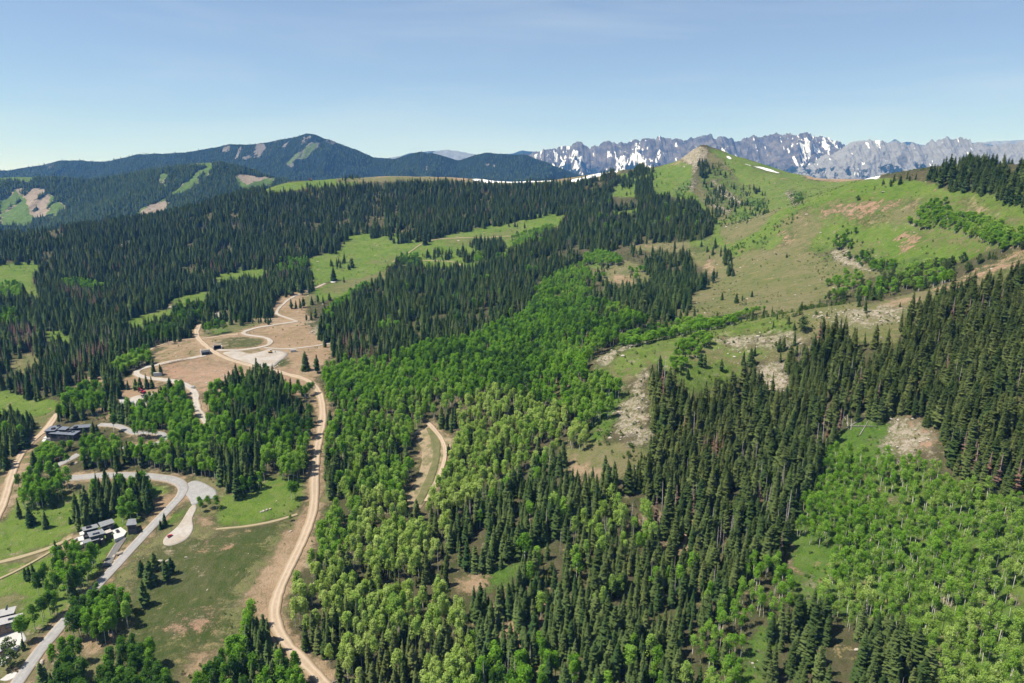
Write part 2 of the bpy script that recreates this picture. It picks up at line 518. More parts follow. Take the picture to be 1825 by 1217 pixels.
# ------------------------------------------------------------------ ground cover, outlined on the photograph
G, O, D_, RK, PK, BR, DK, SN = range(8)   # grass, dry grass, bare earth, rock, pink earth, brush, darker green, snow
COVER = [
 (O, [(0,860),(330,850),(400,850),(560,830),(570,900),(540,1000),(480,1217),(0,1217)], .8),
 (G, [(0,880),(130,880),(330,860),(330,920),(250,975),(180,1050),(70,1120),(0,1120)], 1),
 (D_, [(95,985),(125,945),(150,955),(150,985),(120,1000)], 1),
 (O, [(0,1000),(60,982),(110,968),(112,985),(60,1000),(0,1012)], 1),
 (O, [(0,1068),(30,1060),(50,1075),(40,1095),(0,1100)], 1),
 (D_, [(250,900),(330,870),(345,880),(310,915),(270,935),(245,925)], .8),
 (DK, [(250,990),(330,965),(420,960),(500,930),(530,925),(470,985),(440,1040),(410,1100),(440,1140),(330,1217),(170,1217),(230,1090)], .7),
 (DK, [(240,1060),(270,995),(300,985),(390,965),(455,970),(440,1020),(400,1060),(330,1085),(280,1090)], 1),
 (G, [(390,890),(470,850),(545,845),(543,900),(500,925),(430,945),(380,930)], 1),
 (DK, [(385,945),(470,940),(525,925),(510,945),(440,965),(390,965)], 1),
 (O, [(410,1085),(440,1020),(480,970),(548,900),(555,980),(525,1040),(515,1110),(530,1160),(500,1160),(470,1120),(440,1110)], 1),
 (D_, [(440,1080),(470,1010),(515,950),(545,910),(562,905),(560,950),(535,1000),(512,1060),(505,1110),(545,1170),(600,1217),(560,1217),(500,1160),(470,1110)], 1),
 (PK, [(250,1130),(290,1110),(360,1085),(385,1090),(360,1112),(300,1127)], .62), (PK, [(335,1120),(385,1110),(370,1130)], .6),
 (PK, [(340,970),(400,962),(430,968),(400,980),(345,985)], .62),
 (D_, [(120,1145),(160,1130),(220,1120),(200,1150),(150,1170)], .8),
 (D_, [(300,1217),(330,1160),(420,1130),(440,1150),(380,1190),(350,1217)], .6),
 (D_, [(342,932),(360,915),(385,922),(382,945),(348,958)], .75),
 # construction ground
 (O, [(275,630),(330,595),(365,578),(440,565),(485,535),(500,520),(548,510),(570,515),(545,560),(592,600),(592,625),(570,640),(565,700),(520,700),(380,700),(300,670),(220,690),(230,670),(270,650)], 1),
 (D_, [(275,630),(330,595),(372,600),(440,575),(485,540),(500,520),(545,515),(548,560),(592,602),(592,625),(570,642),(563,690),(520,700),(380,700),(300,668),(240,682),(270,650)], .72),
 (O, [(285,632),(330,612),(362,618),(350,632),(300,645)], .55), (O, [(380,600),(440,599),(470,604),(475,615),(440,620),(400,622),(372,612)], .7), (O, [(500,590),(540,582),(570,600),(540,612),(505,612)], .6),
 (D_, [(475,590),(530,575),(560,580),(590,615),(540,620),(500,620),(490,605)], .62),
 (D_, [(520,560),(500,545),(520,530),(550,545),(545,558)], .6),
 (D_, [(520,645),(560,625),(600,600),(595,640),(560,660),(530,680)], .62),
 (D_, [(290,635),(330,612),(360,620),(330,640)], .5),
 (DK, [(385,615),(400,603),(440,600),(470,605),(475,615),(440,620),(400,622)], .62),
 (PK, [(285,650),(350,640),(420,650),(500,652),(565,672),(548,706),(380,712),(340,695),(295,675)], .5),
 (PK, [(300,655),(340,655),(390,655),(460,660),(520,658),(560,680),(540,700),(490,700),(430,705),(390,705),(340,690),(300,672)], 1),
 (PK, [(350,640),(400,642),(410,652),(340,655)], .55),
 (DK, [(492,645),(510,638),(517,645),(508,652),(494,652)], 1),
 (O, [(432,628),(455,622),(473,624),(465,629),(440,630)], 1),
 (RK, [(545,575),(560,590),(590,605),(595,597),(575,585),(555,573)], .9),
 (D_, [(195,690),(225,672),(290,688),(288,718),(240,730),(200,740)], 1),
 (D_, [(165,720),(185,705),(200,720),(195,750),(180,750)], .7), (D_, [(135,680),(195,660),(200,670),(180,690),(140,692)], .8),
 (D_, [(325,700),(345,690),(352,720),(345,740),(330,715)], 1), (D_, [(355,715),(372,710),(375,740),(360,735)], .8),
 # left meadows
 (G, [(0,690),(50,708),(110,712),(108,745),(90,760),(60,780),(40,760),(0,745)], 1),
 (O, [(62,742),(100,735),(100,765),(75,790),(55,800)], 1),
 (O, [(0,830),(30,800),(60,780),(66,800),(60,840),(30,900),(0,930)], 1),
 (D_, [(35,830),(55,815),(60,835),(35,860)], .65),
 (G, [(0,470),(60,464),(82,470),(90,448),(95,460),(70,490),(60,500),(80,548),(60,530),(0,520)], 1), (G, [(0,430),(45,415),(45,430),(0,440)], 1),
 (G, [(215,568),(260,553),(300,545),(310,525),(370,512),(378,528),(350,545),(320,572),(235,592)], 1),
 (O, [(270,548),(310,540),(320,548),(280,556)], 1),
 (G, [(380,490),(420,480),(456,472),(482,480),(470,497),(385,506)], 1),
 (G, [(75,590),(100,583),(140,605),(112,615),(85,607)], 1), (O, [(15,640),(70,630),(74,655),(42,674),(22,665)], 1),
 (O, [(395,565),(420,555),(425,565),(400,572)], 1), (RK, [(380,560),(402,553),(404,563),(384,566)], .9),
 (O, [(362,590),(420,570),(450,565),(470,575),(430,590),(380,598)], .8), (G, [(365,585),(400,580),(410,592),(375,600)], .8),
 # central meadow
 (G, [(548,462),(600,448),(625,415),(660,412),(700,415),(755,430),(830,410),(900,393),(1000,375),(1012,380),(1000,400),(960,415),(930,440),(880,462),(830,480),(760,478),(700,492),(665,508),(600,530),(570,540),(555,520),(558,490)], 1),
 (O, [(600,500),(660,490),(720,470),(760,475),(700,492),(650,512),(600,525),(565,520)], .6),
 (O, [(640,470),(700,455),(735,445),(700,470)], .5), (SN, [(586,501),(600,499),(601,503),(587,504)], 1),
 (O, [(780,428),(900,410),(980,392),(960,412),(870,440),(800,440)], .45), (D_, [(935,388),(960,386),(955,392),(936,393)], .8),
 # ridge top behind the long forest
 (G, [(440,350),(500,328),(560,320),(600,312),(640,308),(640,330),(560,335)], 1), (O, [(600,305),(700,300),(800,308),(900,316),(1000,316),(1080,300),(1110,296),(1105,315),(1000,330),(900,328),(800,322),(690,324),(600,325)], 1),
 (D_, [(600,306),(700,300),(800,308),(900,316),(1000,316),(1080,300),(1100,297),(1100,308),(1000,324),(900,324),(800,318),(690,316),(600,318)], .5),
 (SN, [(725,309),(760,308),(765,312),(730,313)], 1), (SN, [(836,319),(870,319),(935,322),(935,326),(860,325)], 1), (SN, [(1015,322),(1050,312),(1100,303),(1102,307),(1060,316),(1018,326)], 1), (SN, [(920,320),(990,318),(988,323),(922,325)], 1),
 (D_, [(800,317),(830,316),(835,322),(805,322)], .7), (SN, [(1072,350),(1082,338),(1086,345),(1076,360)], 1),
 # the bowl below the peak
 (G, [(1085,350),(1105,310),(1180,296),(1230,272),(1262,262),(1345,288),(1430,310),(1570,317),(1640,323),(1420,372),(1350,414),(1290,445),(1270,420),(1270,385),(1235,360),(1170,345),(1140,352)], .95),
 (O, [(1300,345),(1345,300),(1430,315),(1500,330),(1440,360),(1400,375),(1350,390)], .28),
 (O, [(1245,290),(1265,270),(1290,285),(1310,310),(1330,345),(1290,400),(1250,360),(1235,340)], .8),
 (O, [(1285,400),(1330,390),(1390,370),(1350,412),(1300,435),(1285,425)], .9),
 (D_, [(1175,305),(1230,272),(1250,268),(1220,290)], .4), (D_, [(1430,310),(1500,314),(1560,318),(1500,325),(1440,320)], .8),
 (RK, [(1213,284),(1238,264),(1264,262),(1258,282),(1248,292),(1228,292)], 1), (RK, [(1237,286),(1244,284),(1238,335),(1230,345)], .8), (BR, [(1248,285),(1275,290),(1310,312),(1330,345),(1300,380),(1262,360),(1245,320)], .5),
 (RK, [(1262,320),(1275,318),(1300,340),(1330,365),(1320,368),(1285,345)], .62), (RK, [(1265,360),(1300,372),(1312,380),(1280,380)], .62),
 (BR, [(1200,340),(1228,318),(1235,325),(1220,345),(1205,350)], 1), (BR, [(1330,352),(1360,355),(1370,372),(1340,370)], .9), (BR, [(1300,375),(1340,378),(1335,392),(1305,388)], .7),
 (SN, [(1287,277),(1300,279),(1308,285),(1298,284)], 1), (SN, [(1310,286),(1360,298),(1395,309),(1390,310),(1340,297)], 1), (SN, [(1525,316),(1570,313),(1568,318),(1530,319)], 1),
 (RK, [(1400,340),(1412,342),(1425,365),(1415,368)], .8), (BR, [(1410,335),(1430,342),(1432,358),(1415,355)], 1),
 # basin openings
 (O, [(1120,432),(1180,428),(1235,432),(1230,448),(1180,452),(1125,445)], .8), (D_, [(1122,433),(1175,430),(1180,440),(1130,445)], .5),
 (O, [(1048,470),(1080,460),(1130,468),(1160,490),(1160,510),(1110,510),(1060,495)], 1), (D_, [(1090,485),(1130,495),(1140,510),(1090,505)], .7), (G, [(1040,455),(1080,455),(1075,480),(1050,480)], .8),
 (G, [(1090,372),(1135,368),(1140,378),(1095,382)], 1), (G, [(920,390),(1000,370),(1010,385),(990,400),(930,410)], 1),
 (O, [(1225,450),(1290,440),(1330,420),(1330,470),(1300,500),(1260,490),(1235,470)], .8), (D_, [(1250,468),(1290,460),(1300,485),(1265,490)], .6), (G, [(1220,425),(1290,420),(1300,445),(1230,450)], .62),
 (O, [(1160,560),(1230,530),(1290,480),(1330,520),(1290,560),(1220,575)], .9),
 # the dome hill
 (O, [(1285,445),(1330,425),(1420,374),(1500,353),(1640,323),(1825,380),(1825,430),(1700,470),(1560,490),(1450,545),(1330,562),(1270,560),(1270,500)], .85),
 (G, [(1285,442),(1345,415),(1410,378),(1440,385),(1400,420),(1370,450),(1310,462)], .8),
 (G, [(1285,445),(1420,374),(1500,353),(1640,323),(1825,372),(1825,432),(1700,472),(1600,478),(1490,455),(1400,432),(1330,442)], .62),
 (G, [(1430,440),(1480,400),(1540,395),(1620,395),(1640,440),(1700,440),(1770,450),(1700,475),(1640,480),(1590,470),(1560,430),(1500,430),(1440,460)], .75),
 (G, [(1520,352),(1640,322),(1760,345),(1825,365),(1825,385),(1720,350),(1640,345),(1560,360)], .75),
 (PK, [(1455,378),(1500,362),(1560,355),(1612,362),(1575,378),(1520,390),(1470,385)], .5), (PK, [(1400,390),(1440,372),(1450,385),(1420,400)], .5),
 (D_, [(1620,360),(1640,352),(1635,375),(1615,380)], .6), (PK, [(1595,420),(1630,405),(1650,420),(1620,445),(1600,440)], .45), (D_, [(1720,345),(1775,385),(1760,388),(1715,352)], .55),
 (D_, [(1420,385),(1440,380),(1445,400),(1425,430),(1415,410)], .5),
 (O, [(1395,385),(1440,375),(1470,400),(1440,440),(1400,430),(1385,405)], .6), (O, [(1570,375),(1620,370),(1640,400),(1590,410)], .6), (PK, [(1380,420),(1410,400),(1420,425),(1395,440)], .4), (D_, [(1500,400),(1560,385),(1600,392),(1560,405)], .45), (D_, [(1700,345),(1760,380),(1740,384)], .5), (BR, [(1330,440),(1370,415),(1385,425),(1350,450)], .7), (BR, [(1440,440),(1480,420),(1490,460),(1460,470)], .5), (BR, [(1560,480),(1640,455),(1680,465),(1640,485)], .7), (DK, [(1290,470),(1400,440),(1450,470),(1440,520),(1350,500)], .35),
 (RK, [(1482,445),(1500,440),(1555,480),(1550,495),(1510,470),(1485,470)], .75),
 (O, [(1290,470),(1340,445),(1450,450),(1475,480),(1450,540),(1330,560),(1275,560)], 1),
 # the spur in front of it
 (O, [(1060,642),(1100,612),(1200,590),(1300,572),(1400,550),(1560,540),(1700,500),(1825,440),(1825,480),(1690,530),(1620,560),(1600,620),(1460,600),(1400,640),(1345,650),(1282,695),(1230,710),(1165,650),(1100,700),(1062,665)], .95),
 (BR, [(1060,640),(1090,618),(1200,592),(1270,578),(1290,590),(1200,615),(1160,640),(1140,640),(1090,640),(1075,660)], .62),
 (BR, [(1040,660),(1065,650),(1080,680),(1120,700),(1100,730),(1080,780),(1055,790),(1050,740),(1060,700)], .9),
 (BR, [(1170,650),(1210,640),(1260,650),(1330,670),(1290,700),(1230,715),(1195,680)], .85), (BR, [(1280,575),(1400,570),(1420,600),(1340,610),(1290,600)], .5),
 (G, [(1060,642),(1100,612),(1200,590),(1300,572),(1400,556),(1440,590),(1400,610),(1345,650),(1282,695),(1230,710),(1165,650),(1100,690),(1062,665)], .62),
 (RK, [(1060,640),(1090,625),(1130,610),(1150,612),(1100,630),(1075,660),(1062,655)], .6),
 (RK, [(1270,600),(1340,595),(1400,590),(1460,590),(1420,620),(1300,625)], .52), (RK, [(1440,560),(1500,550),(1600,545),(1640,540),(1610,570),(1540,590),(1460,580)], .6),
 (PK, [(1650,520),(1700,497),(1825,440),(1825,468),(1740,510),(1690,525)], .45), (D_, [(1560,545),(1620,525),(1650,530),(1620,550)], .55),
 (RK, [(1150,655),(1163,640),(1165,650),(1150,690),(1155,740),(1165,780),(1130,785),(1092,770),(1088,740),(1115,710),(1135,675)], .72),
 (D_, [(1120,735),(1150,725),(1155,760),(1130,765)], .6),
 (RK, [(1345,655),(1380,645),(1405,665),(1408,690),(1385,705),(1360,690),(1345,680)], 1),
 (O, [(1000,805),(1040,790),(1090,785),(1165,790),(1155,820),(1110,850),(1100,875),(1040,850),(1005,850)], 1), (D_, [(1005,810),(1030,805),(1060,830),(1100,850),(1040,855),(1005,845)], .6),
 (BR, [(940,960),(1000,925),(1080,880),(1110,865),(1100,890),(1010,945),(950,985)], .8), (RK, [(1100,850),(1140,840),(1160,830),(1150,860),(1110,870)], .5),
 (BR, [(1490,770),(1540,752),(1590,748),(1585,800),(1600,830),(1470,830)], 1),
 (RK, [(1578,752),(1605,732),(1640,738),(1684,770),(1680,800),(1640,812),(1600,815),(1575,805)], .9), (PK, [(1600,735),(1640,738),(1684,765),(1680,800),(1640,800),(1620,770)], .6),
 (BR, [(1440,830),(1580,815),(1690,850),(1825,890),(1825,1217),(1650,1217),(1560,1120),(1440,1090),(1400,1000)], .75),
 (BR, [(1400,1000),(1430,955),(1480,965),(1470,1050),(1420,1090)], 1), (D_, [(1402,990),(1415,985),(1435,1040),(1425,1050)], .8), (RK, [(1420,1040),(1460,1020),(1470,1050),(1430,1080)], .6),
 (BR, [(1325,1140),(1370,1110),(1385,1120),(1370,1217),(1310,1217)], 1), (RK, [(1340,1160),(1365,1130),(1365,1180),(1345,1200)], .6),
 (BR, [(830,1010),(930,1005),(960,1010),(900,1050),(840,1060)], .8), (D_, [(800,1025),(850,1015),(880,1025),(860,1050),(808,1060)], .9),
 (D_, [(1140,900),(1200,910),(1280,930),(1230,990),(1150,1000),(1120,940)], .5), (PK, [(900,1050),(1000,1060),(1020,1150),(1000,1217),(880,1217)], .5),
 # cleared strip in the aspens
 (D_, [(700,925),(722,890),(748,825),(745,790),(738,775),(755,765),(765,752),(780,765),(812,780),(800,800),(795,840),(772,880),(745,915)], 1),
 (O, [(740,905),(752,850),(768,800),(765,770),(775,775),(785,800),(780,850),(765,885),(750,915)], .85), (RK, [(740,775),(752,762),(762,765),(755,785),(742,785)], .7),
 (G, [(752,750),(770,735),(775,750),(765,760)], .8), (G, [(780,700),(800,690),(815,700),(790,715)], .8), (BR, [(725,730),(760,738),(750,760),(730,770)], .5),
 (O, [(560,800),(580,810),(592,870),(605,895),(575,905),(560,900)], .9), (RK, [(575,715),(585,735),(582,755),(573,745)], .9), (BR, [(572,905),(590,900),(600,930),(570,960)], .8),
 (D_, [(1210,870),(1300,900),(1320,1000),(1240,1040),(1180,960)], .45),
]
def seen_cover(x, y, z, defaults=True):
    u, v = project(x, y, z)
    wk = np.clip(500 / np.maximum(np.hypot(x, y), 150), .35, 1.6)
    u = u + wk * (9 * fbm(x / 16, y / 16, 4, 201, .6))
    v = v + wk * (5 * fbm(x / 16, y / 16, 4, 211, .6))
    out_ = np.clip(np.maximum(-u, u - 1825), 0, 900)
    v = v + out_ * .55 * fbm(x / 120, y / 120, 4, 221)
    u, v = np.clip(u, 1, 1823), np.clip(v, 1, 1215)
    ok = seen(x, y, z) & (y > 60) & (np.abs(x / np.maximum(y, 1)) < 1.4) & (y < 2000)
    W = np.zeros((8,) + x.shape)
    for c, poly, k in COVER:
        m = inside(poly, u, v) & ok
        keep = 1 - k if k > 0.7 else 1 - k * 0.8
        W[:, m] *= keep
        W[c][m] += k
    W[O][~ok] = 0.75
    return np.clip(W, 0, 1)

def blur2(a, n=1):
    for _ in range(n):
        a = np.pad(a, 1, mode='edge')
        a = (a[:-2] + 2 * a[1:-1] + a[2:]) / 4
        a = (a[:, :-2] + 2 * a[:, 1:-1] + a[:, 2:]) / 4
    return a

Wc = seen_cover(XX.ravel(), YY.ravel(), ZZ.ravel()).reshape((8,) + XX.shape)
for lay, wt in ((0, .85), (1, .5)):
    gi_, gj_ = np.clip((XX - MX0).astype(int), 0, 1599), np.clip((YY - MY0).astype(int), 0, 1599)
    wn = np.where((np.abs(XX) < 799) & (YY > 101) & (YY < 1699), WORN[lay][gj_, gi_], 0) * wt
    Wc *= (1 - wn)
    Wc[D_] += wn
Wc = np.stack([blur2(a, 3) for a in Wc])
tv = np.stack([XX.ravel(), YY.ravel(), ZZ.ravel()], 1)

m = mat('open ground')
b = NB(m)
fine = b.noise(1.1, 3, 0.7)
mid = b.noise(0.16, 4, 0.62)
big = b.noise(0.022, 4, 0.6)
streak = b.noise(0.3, 3, 0.6, vec=b.scaled(1.0, 0.45, 1.0))
strk = b.noise(0.10, 5, 0.68, vec=b.scaled(.55, 1.0, 1.6), dist=1.2)
edge = b.math('ADD', b.math('MULTIPLY', b.math('SUBTRACT', mid, 0.5), 1.5), b.math('MULTIPLY', b.math('SUBTRACT', fine, 0.5), 0.8))
edge = b.math('ADD', edge, b.math('MULTIPLY', b.math('SUBTRACT', strk, 0.5), 1.9))
edge = b.math('ADD', edge, b.math('MULTIPLY', b.math('SUBTRACT', big, 0.5), .9))
A = b.n('ShaderNodeAttribute', attribute_name='cover_a', attribute_type='GEOMETRY')
Bt = b.n('ShaderNodeAttribute', attribute_name='cover_b', attribute_type='GEOMETRY')
sa, sb = b.n('ShaderNodeSeparateColor'), b.n('ShaderNodeSeparateColor')
b.put(sa.inputs[0], A.outputs['Color'])
b.put(sb.inputs[0], Bt.outputs['Color'])
ch = [sa.outputs[0], sa.outputs[1], sa.outputs[2], A.outputs['Alpha'], sb.outputs[0], sb.outputs[1], sb.outputs[2], Bt.outputs['Alpha']]
def speck(c0, c1, c2):
    c = b.mix(b.ramp(b.math('ADD', big, b.math('MULTIPLY', b.math('SUBTRACT', mid, .5), .6)), 0.36, 0.64), c0, c1)
    return b.mix(b.ramp(b.math('ADD', b.math('MULTIPLY', b.math('SUBTRACT', strk, .5), 1.6), b.math('SUBTRACT', fine, .5)), -.12, 0.40), c, c2)
stone = b.n('ShaderNodeTexVoronoi', feature='F1')
b.put(stone.inputs['Vector'], b.P())
stone.inputs['Scale'].default_value = 0.75
stone.inputs['Randomness'].default_value = 1
stone2 = b.n('ShaderNodeTexVoronoi', feature='F1')
b.put(stone2.inputs['Vector'], b.P())
stone2.inputs['Scale'].default_value = 0.28
cover = {
 -1: speck((.062, .060, .028), (.085, .070, .042), (.045, .062, .018)),
 G: speck((.096, .160, .020), (.125, .175, .034), (.056, .112, .015)),
 O: speck((.132, .136, .052), (.170, .148, .076), (.080, .108, .030)),
 D_: speck((.290, .198, .125), (.320, .230, .150), (.215, .160, .095)),
 RK: b.mix(b.ramp(b.noise(.42, 5, .75), .44, .60), speck((.33, .285, .225), (.38, .33, .27), (.25, .21, .15)), speck((.16, .145, .075), (.20, .165, .10), (.085, .12, .03))),
 PK: speck((.305, .190, .128), (.325, .222, .155), (.215, .160, .090)),
 BR: speck((.070, .130, .020), (.092, .150, .024), (.040, .085, .014)),
 DK: speck((.056, .076, .020), (.078, .084, .032), (.040, .064, .014)),
 SN: (.80, .80, .80)}
col = cover[-1]
for n_, c in enumerate((G, O, DK, BR, D_, PK, RK, SN)):
    f = b.ramp(b.math('ADD', ch[c], b.math('MULTIPLY', edge, (1.0 if n_ % 2 == 0 else -1.0) if c != SN else 0.12)), 0.24 if c != SN else .4, 0.78 if c != SN else .6)
    col = b.mix(f, col, cover[c])
# scattered pale stones and dark tufts everywhere in the open
col = b.mix(b.ramp(b.math('MULTIPLY', b.ramp(stone2.outputs['Distance'], 0.20, 0.10), b.ramp(mid, 0.55, 0.68)), 0.2, 0.8, 0, 0.75), col, (.34, .29, .23))
col = b.mix(b.ramp(b.noise(0.55, 2), 0.60, 0.70, 0, 0.35), col, (.045, .068, .018))
col = b.mix(b.ramp(streak, 0.40, 0.70, 0, 0.30), col, b.mix(0.5, col, (.19, .17, .10)))
b.diffuse(col, 0.95, b.bump(b.math('ADD', b.math('MULTIPLY', mid, 0.9), b.math('MULTIPLY', fine, 0.5)), 1.0, 1.8), spec=0.05)
me = new_mesh('ground', tv, grid_faces(*XX.shape), m, smooth=True)
Wf = Wc.reshape(8, -1).T.astype(np.float32)
add_attr(me, 'cover_a', Wf[:, :4], 'FLOAT_COLOR')
add_attr(me, 'cover_b', Wf[:, 4:], 'FLOAT_COLOR')
tag(put('ground', me), kind='structure')

# ------------------------------------------------------------------ the ranges beyond
def interp_crest(crest, dist, x):
    c = np.asarray(crest, float)
    a, t = ray(c[:, 0], c[:, 1])
    return np.interp(x, a * dist, t * dist)

def make_range(name, crest, dist, front, back, foot, amp, lam, rows, cols, seed, jag=0.0, power=1.3, bend=0.0):
    c = np.asarray(crest, float)
    a, t = ray(c[:, 0], c[:, 1])
    xs = np.linspace((a * dist).min(), (a * dist).max(), cols)
    zc = interp_crest(crest, dist, xs) + jag * fbm(xs / (lam * .09), xs * 0 + seed, 5, seed, .6)
    s = np.concatenate([-(np.linspace(1, 0, rows) ** 1.25), np.linspace(0, 1, rows // 4)[1:] ** 1.2])
    wob = fbm(xs / (lam * 1.5), xs * 0 + 3.3, 3, seed + 5)
    yc = dist * (1 + bend * wob)
    zc = zc * (yc / dist)
    xs = np.broadcast_to(xs, (len(s), cols))
    Y = yc[None] + np.where(s < 0, s * front, s * back)[:, None]
    d = np.abs(s)[:, None]
    Z = foot + (zc[None] - foot) * (1 - d) ** power
    wx = xs + fbm(xs / lam, Y / lam, 3, seed + 40) * lam * 0.3
    rd = ridged(wx / lam, Y / (lam * 1.9), 6, seed)
    fine = fbm(xs / (lam * .11), Y / (lam * .14), 5, seed + 77, 0.6)
    env = np.clip(d * 5, 0, 1) ** 0.9 * (1 - d) ** 0.5
    Z = Z - env * amp * (0.80 - rd) * 1.5 + np.clip(d * 14, 0.25, 1) * amp * 0.10 * fine * (1 - d)
    # keep the flanks from rising above the crest line in front of it
    Zf = Z.copy()
    lim = (zc / yc)[None] * Y + 6 - d * front * 0.01
    Z = np.where((s < 0)[:, None], np.minimum(Zf, lim), Zf)
    return np.ascontiguousarray(xs), Y, Z

def concave(Z, n):
    b = Z
    for _ in range(n):
        b = blur2(b)
    return b - Z

def sm(x, a, b):
    t = np.clip((x - a) / (b - a), 0, 1)
    return t * t * (3 - 2 * t)

def range_object(name, X, Y, Z, attrs, m):
    me = new_mesh(name, np.stack([X.ravel(), Y.ravel(), Z.ravel()], 1), grid_faces(*X.shape), m, smooth=True)
    add_attr(me, 'cover_a', np.stack([a.ravel() for a in attrs], 1).astype(np.float32), 'FLOAT_COLOR')
    o = put(name, me)
    tag(o, kind='structure')
    return o

def range_mat(name, rock0, rock1, wood, grass, sc, bumpd):
    m = mat(name)
    b = NB(m)
    A = b.n('ShaderNodeAttribute', attribute_name='cover_a', attribute_type='GEOMETRY')
    s = b.n('ShaderNodeSeparateColor')
    b.put(s.inputs[0], A.outputs['Color'])
    n1 = b.noise(sc, 5, 0.65, vec=b.scaled(1, .55, 1))
    n2 = b.noise(sc * 4.5, 4, 0.7)
    e = b.math('MULTIPLY', b.math('SUBTRACT', b.math('ADD', b.math('MULTIPLY', n1, .55), b.math('MULTIPLY', n2, .45)), 0.5), 1.9)
    def cut(w, k=0.8):
        return b.ramp(b.math('ADD', w, b.math('MULTIPLY', e, k)), 0.42, 0.58)
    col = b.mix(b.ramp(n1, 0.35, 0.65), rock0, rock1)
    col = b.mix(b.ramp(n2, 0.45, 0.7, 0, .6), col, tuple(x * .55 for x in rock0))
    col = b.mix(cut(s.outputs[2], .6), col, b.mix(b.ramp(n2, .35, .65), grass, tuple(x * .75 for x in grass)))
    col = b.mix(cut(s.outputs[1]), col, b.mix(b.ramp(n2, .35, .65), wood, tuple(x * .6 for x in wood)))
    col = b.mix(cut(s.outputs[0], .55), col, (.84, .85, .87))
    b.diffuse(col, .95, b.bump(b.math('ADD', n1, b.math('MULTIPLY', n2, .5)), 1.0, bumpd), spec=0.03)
    return m

def paint(X, Y, Z, polys):
    u, v = project(X.ravel(), Y.ravel(), Z.ravel())
    u = u + 9 * fbm(u / 14, v / 9, 4, 301, .6)
    v = v + 5 * fbm(u / 14, v / 9, 4, 311, .6)
    o = np.zeros(u.shape)
    for p in polys:
        o[inside(p, u, v)] = 1
    o = o.reshape(X.shape)
    o = o * np.clip(.78 + 1.1 * fbm(X / 28, Y / 75, 4, 321, .6), 0, 1.15)
    return np.clip(blur2(o, 1), 0, 1)

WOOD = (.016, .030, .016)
# near wooded hill across the valley
X, Y, Z = make_range('hill', [(-260,322),(0,316),(90,314),(170,319),(250,306),(330,293),(400,288),(440,297),(480,312),(540,326),(640,345),(760,372)], 2650, 950, 600, -330, 46, 420, 110, 420, 3, jag=2, power=1.05, bend=.03)
bare = paint(X, Y, Z, [[(0,345),(30,335),(70,335),(95,350),(118,368),(100,385),(60,390),(40,405),(0,400)],[(0,312),(100,313),(60,325),(0,322)],
      [(300,345),(330,325),(350,310),(372,290),(380,295),(370,312),(340,335),(310,348)],[(282,310),(295,305),(300,330),(290,335)],
      [(230,390),(250,372),(300,355),(300,372),(280,385),(240,395)],[(415,315),(440,310),(490,318),(485,330),(430,338)],[(330,288),(380,284),(375,296),(340,294)]])
rocky = paint(X, Y, Z, [[(30,335),(70,332),(90,350),(80,385),(60,390),(50,360)],[(230,392),(255,372),(300,358),(300,372),(270,390)],[(415,315),(450,310),(480,318),(440,330)]])
HILL = (X, Y, Z, bare)
wood = 1.15 - bare * 1.3
range_object('hill', X, Y, Z, [0 * X - .6, wood, bare * (1 - .8 * rocky), bare], range_mat('hill cover', (.22, .18, .14), (.28, .23, .18), WOOD, (.095, .15, .035), .016, 6))
# forested mountain with the rounded peak
X, Y, Z = make_range('mountain', [(-200,312),(0,303),(60,294),(95,286),(110,285),(180,288),(240,275),(330,272),(385,262),(405,257),(440,258),(470,254),(500,249),(530,242),(545,237),(560,240),(590,251),(620,262),(650,274),(665,280),(700,284),(730,275),(752,270),(775,274),(800,281),(818,286),(845,276),(868,271),(900,275),(940,276),(975,290),(1010,305),(1060,320),(1100,340)],
    4600, 1700, 900, -330, 150, 620, 150, 620, 11, jag=5, power=1.1, bend=.03)
cv = concave(Z, 5)
bald = paint(X, Y, Z, [[(470,262),(500,248),(545,236),(575,246),(560,256),(520,262)],[(385,265),(430,257),(470,258),(500,268),(460,282),(400,285)],[(100,312),(140,298),(150,310),(130,320)],[(755,290),(785,288),(780,300),(765,305)],[(850,290),(880,292),(920,300),(900,305)]])
bald = bald * np.clip(.34 + 1.9 * fbm(X / 45, Y / 120, 4, 71, .65), 0, 1)
gr = paint(X, Y, Z, [[(545,258),(568,255),(560,270),(535,285),(512,296),(508,292),(530,272)]])
nz = fbm(X / 160, Y / 160, 4, 21)
stk = fbm(X / 26, Y / 210, 4, 23)
sn = sm(stk, .08, .36) * sm(fbm(X / 260, Y / 300, 3, 25), -.1, .25) * (.15 + .55 * sm(X, 200, 900) + .25 * bald)
MOUNT = (X, Y, Z, np.clip(bald + gr + .8 * sm(sn, .3, .5) + .55 * sm(fbm(X / 70, Y / 160, 4, 63, .6) + .3 * sm(Z, 0, 250), .12, .38), 0, 1))
range_object('mountain', X, Y, Z, [sn, 1.0 - bald * .75 - gr * 1.2 + .45 * nz + .3 * fbm(X / 45, Y / 130, 3, 27) - .35 * sm(Z, 60, 240) - .35 * sm(X, 300, 1000) * sm(nz, 0, .4), gr, gr], range_mat('mountain cover', (.135, .128, .122), (.20, .185, .172), WOOD, (.10, .14, .05), .011, 9))
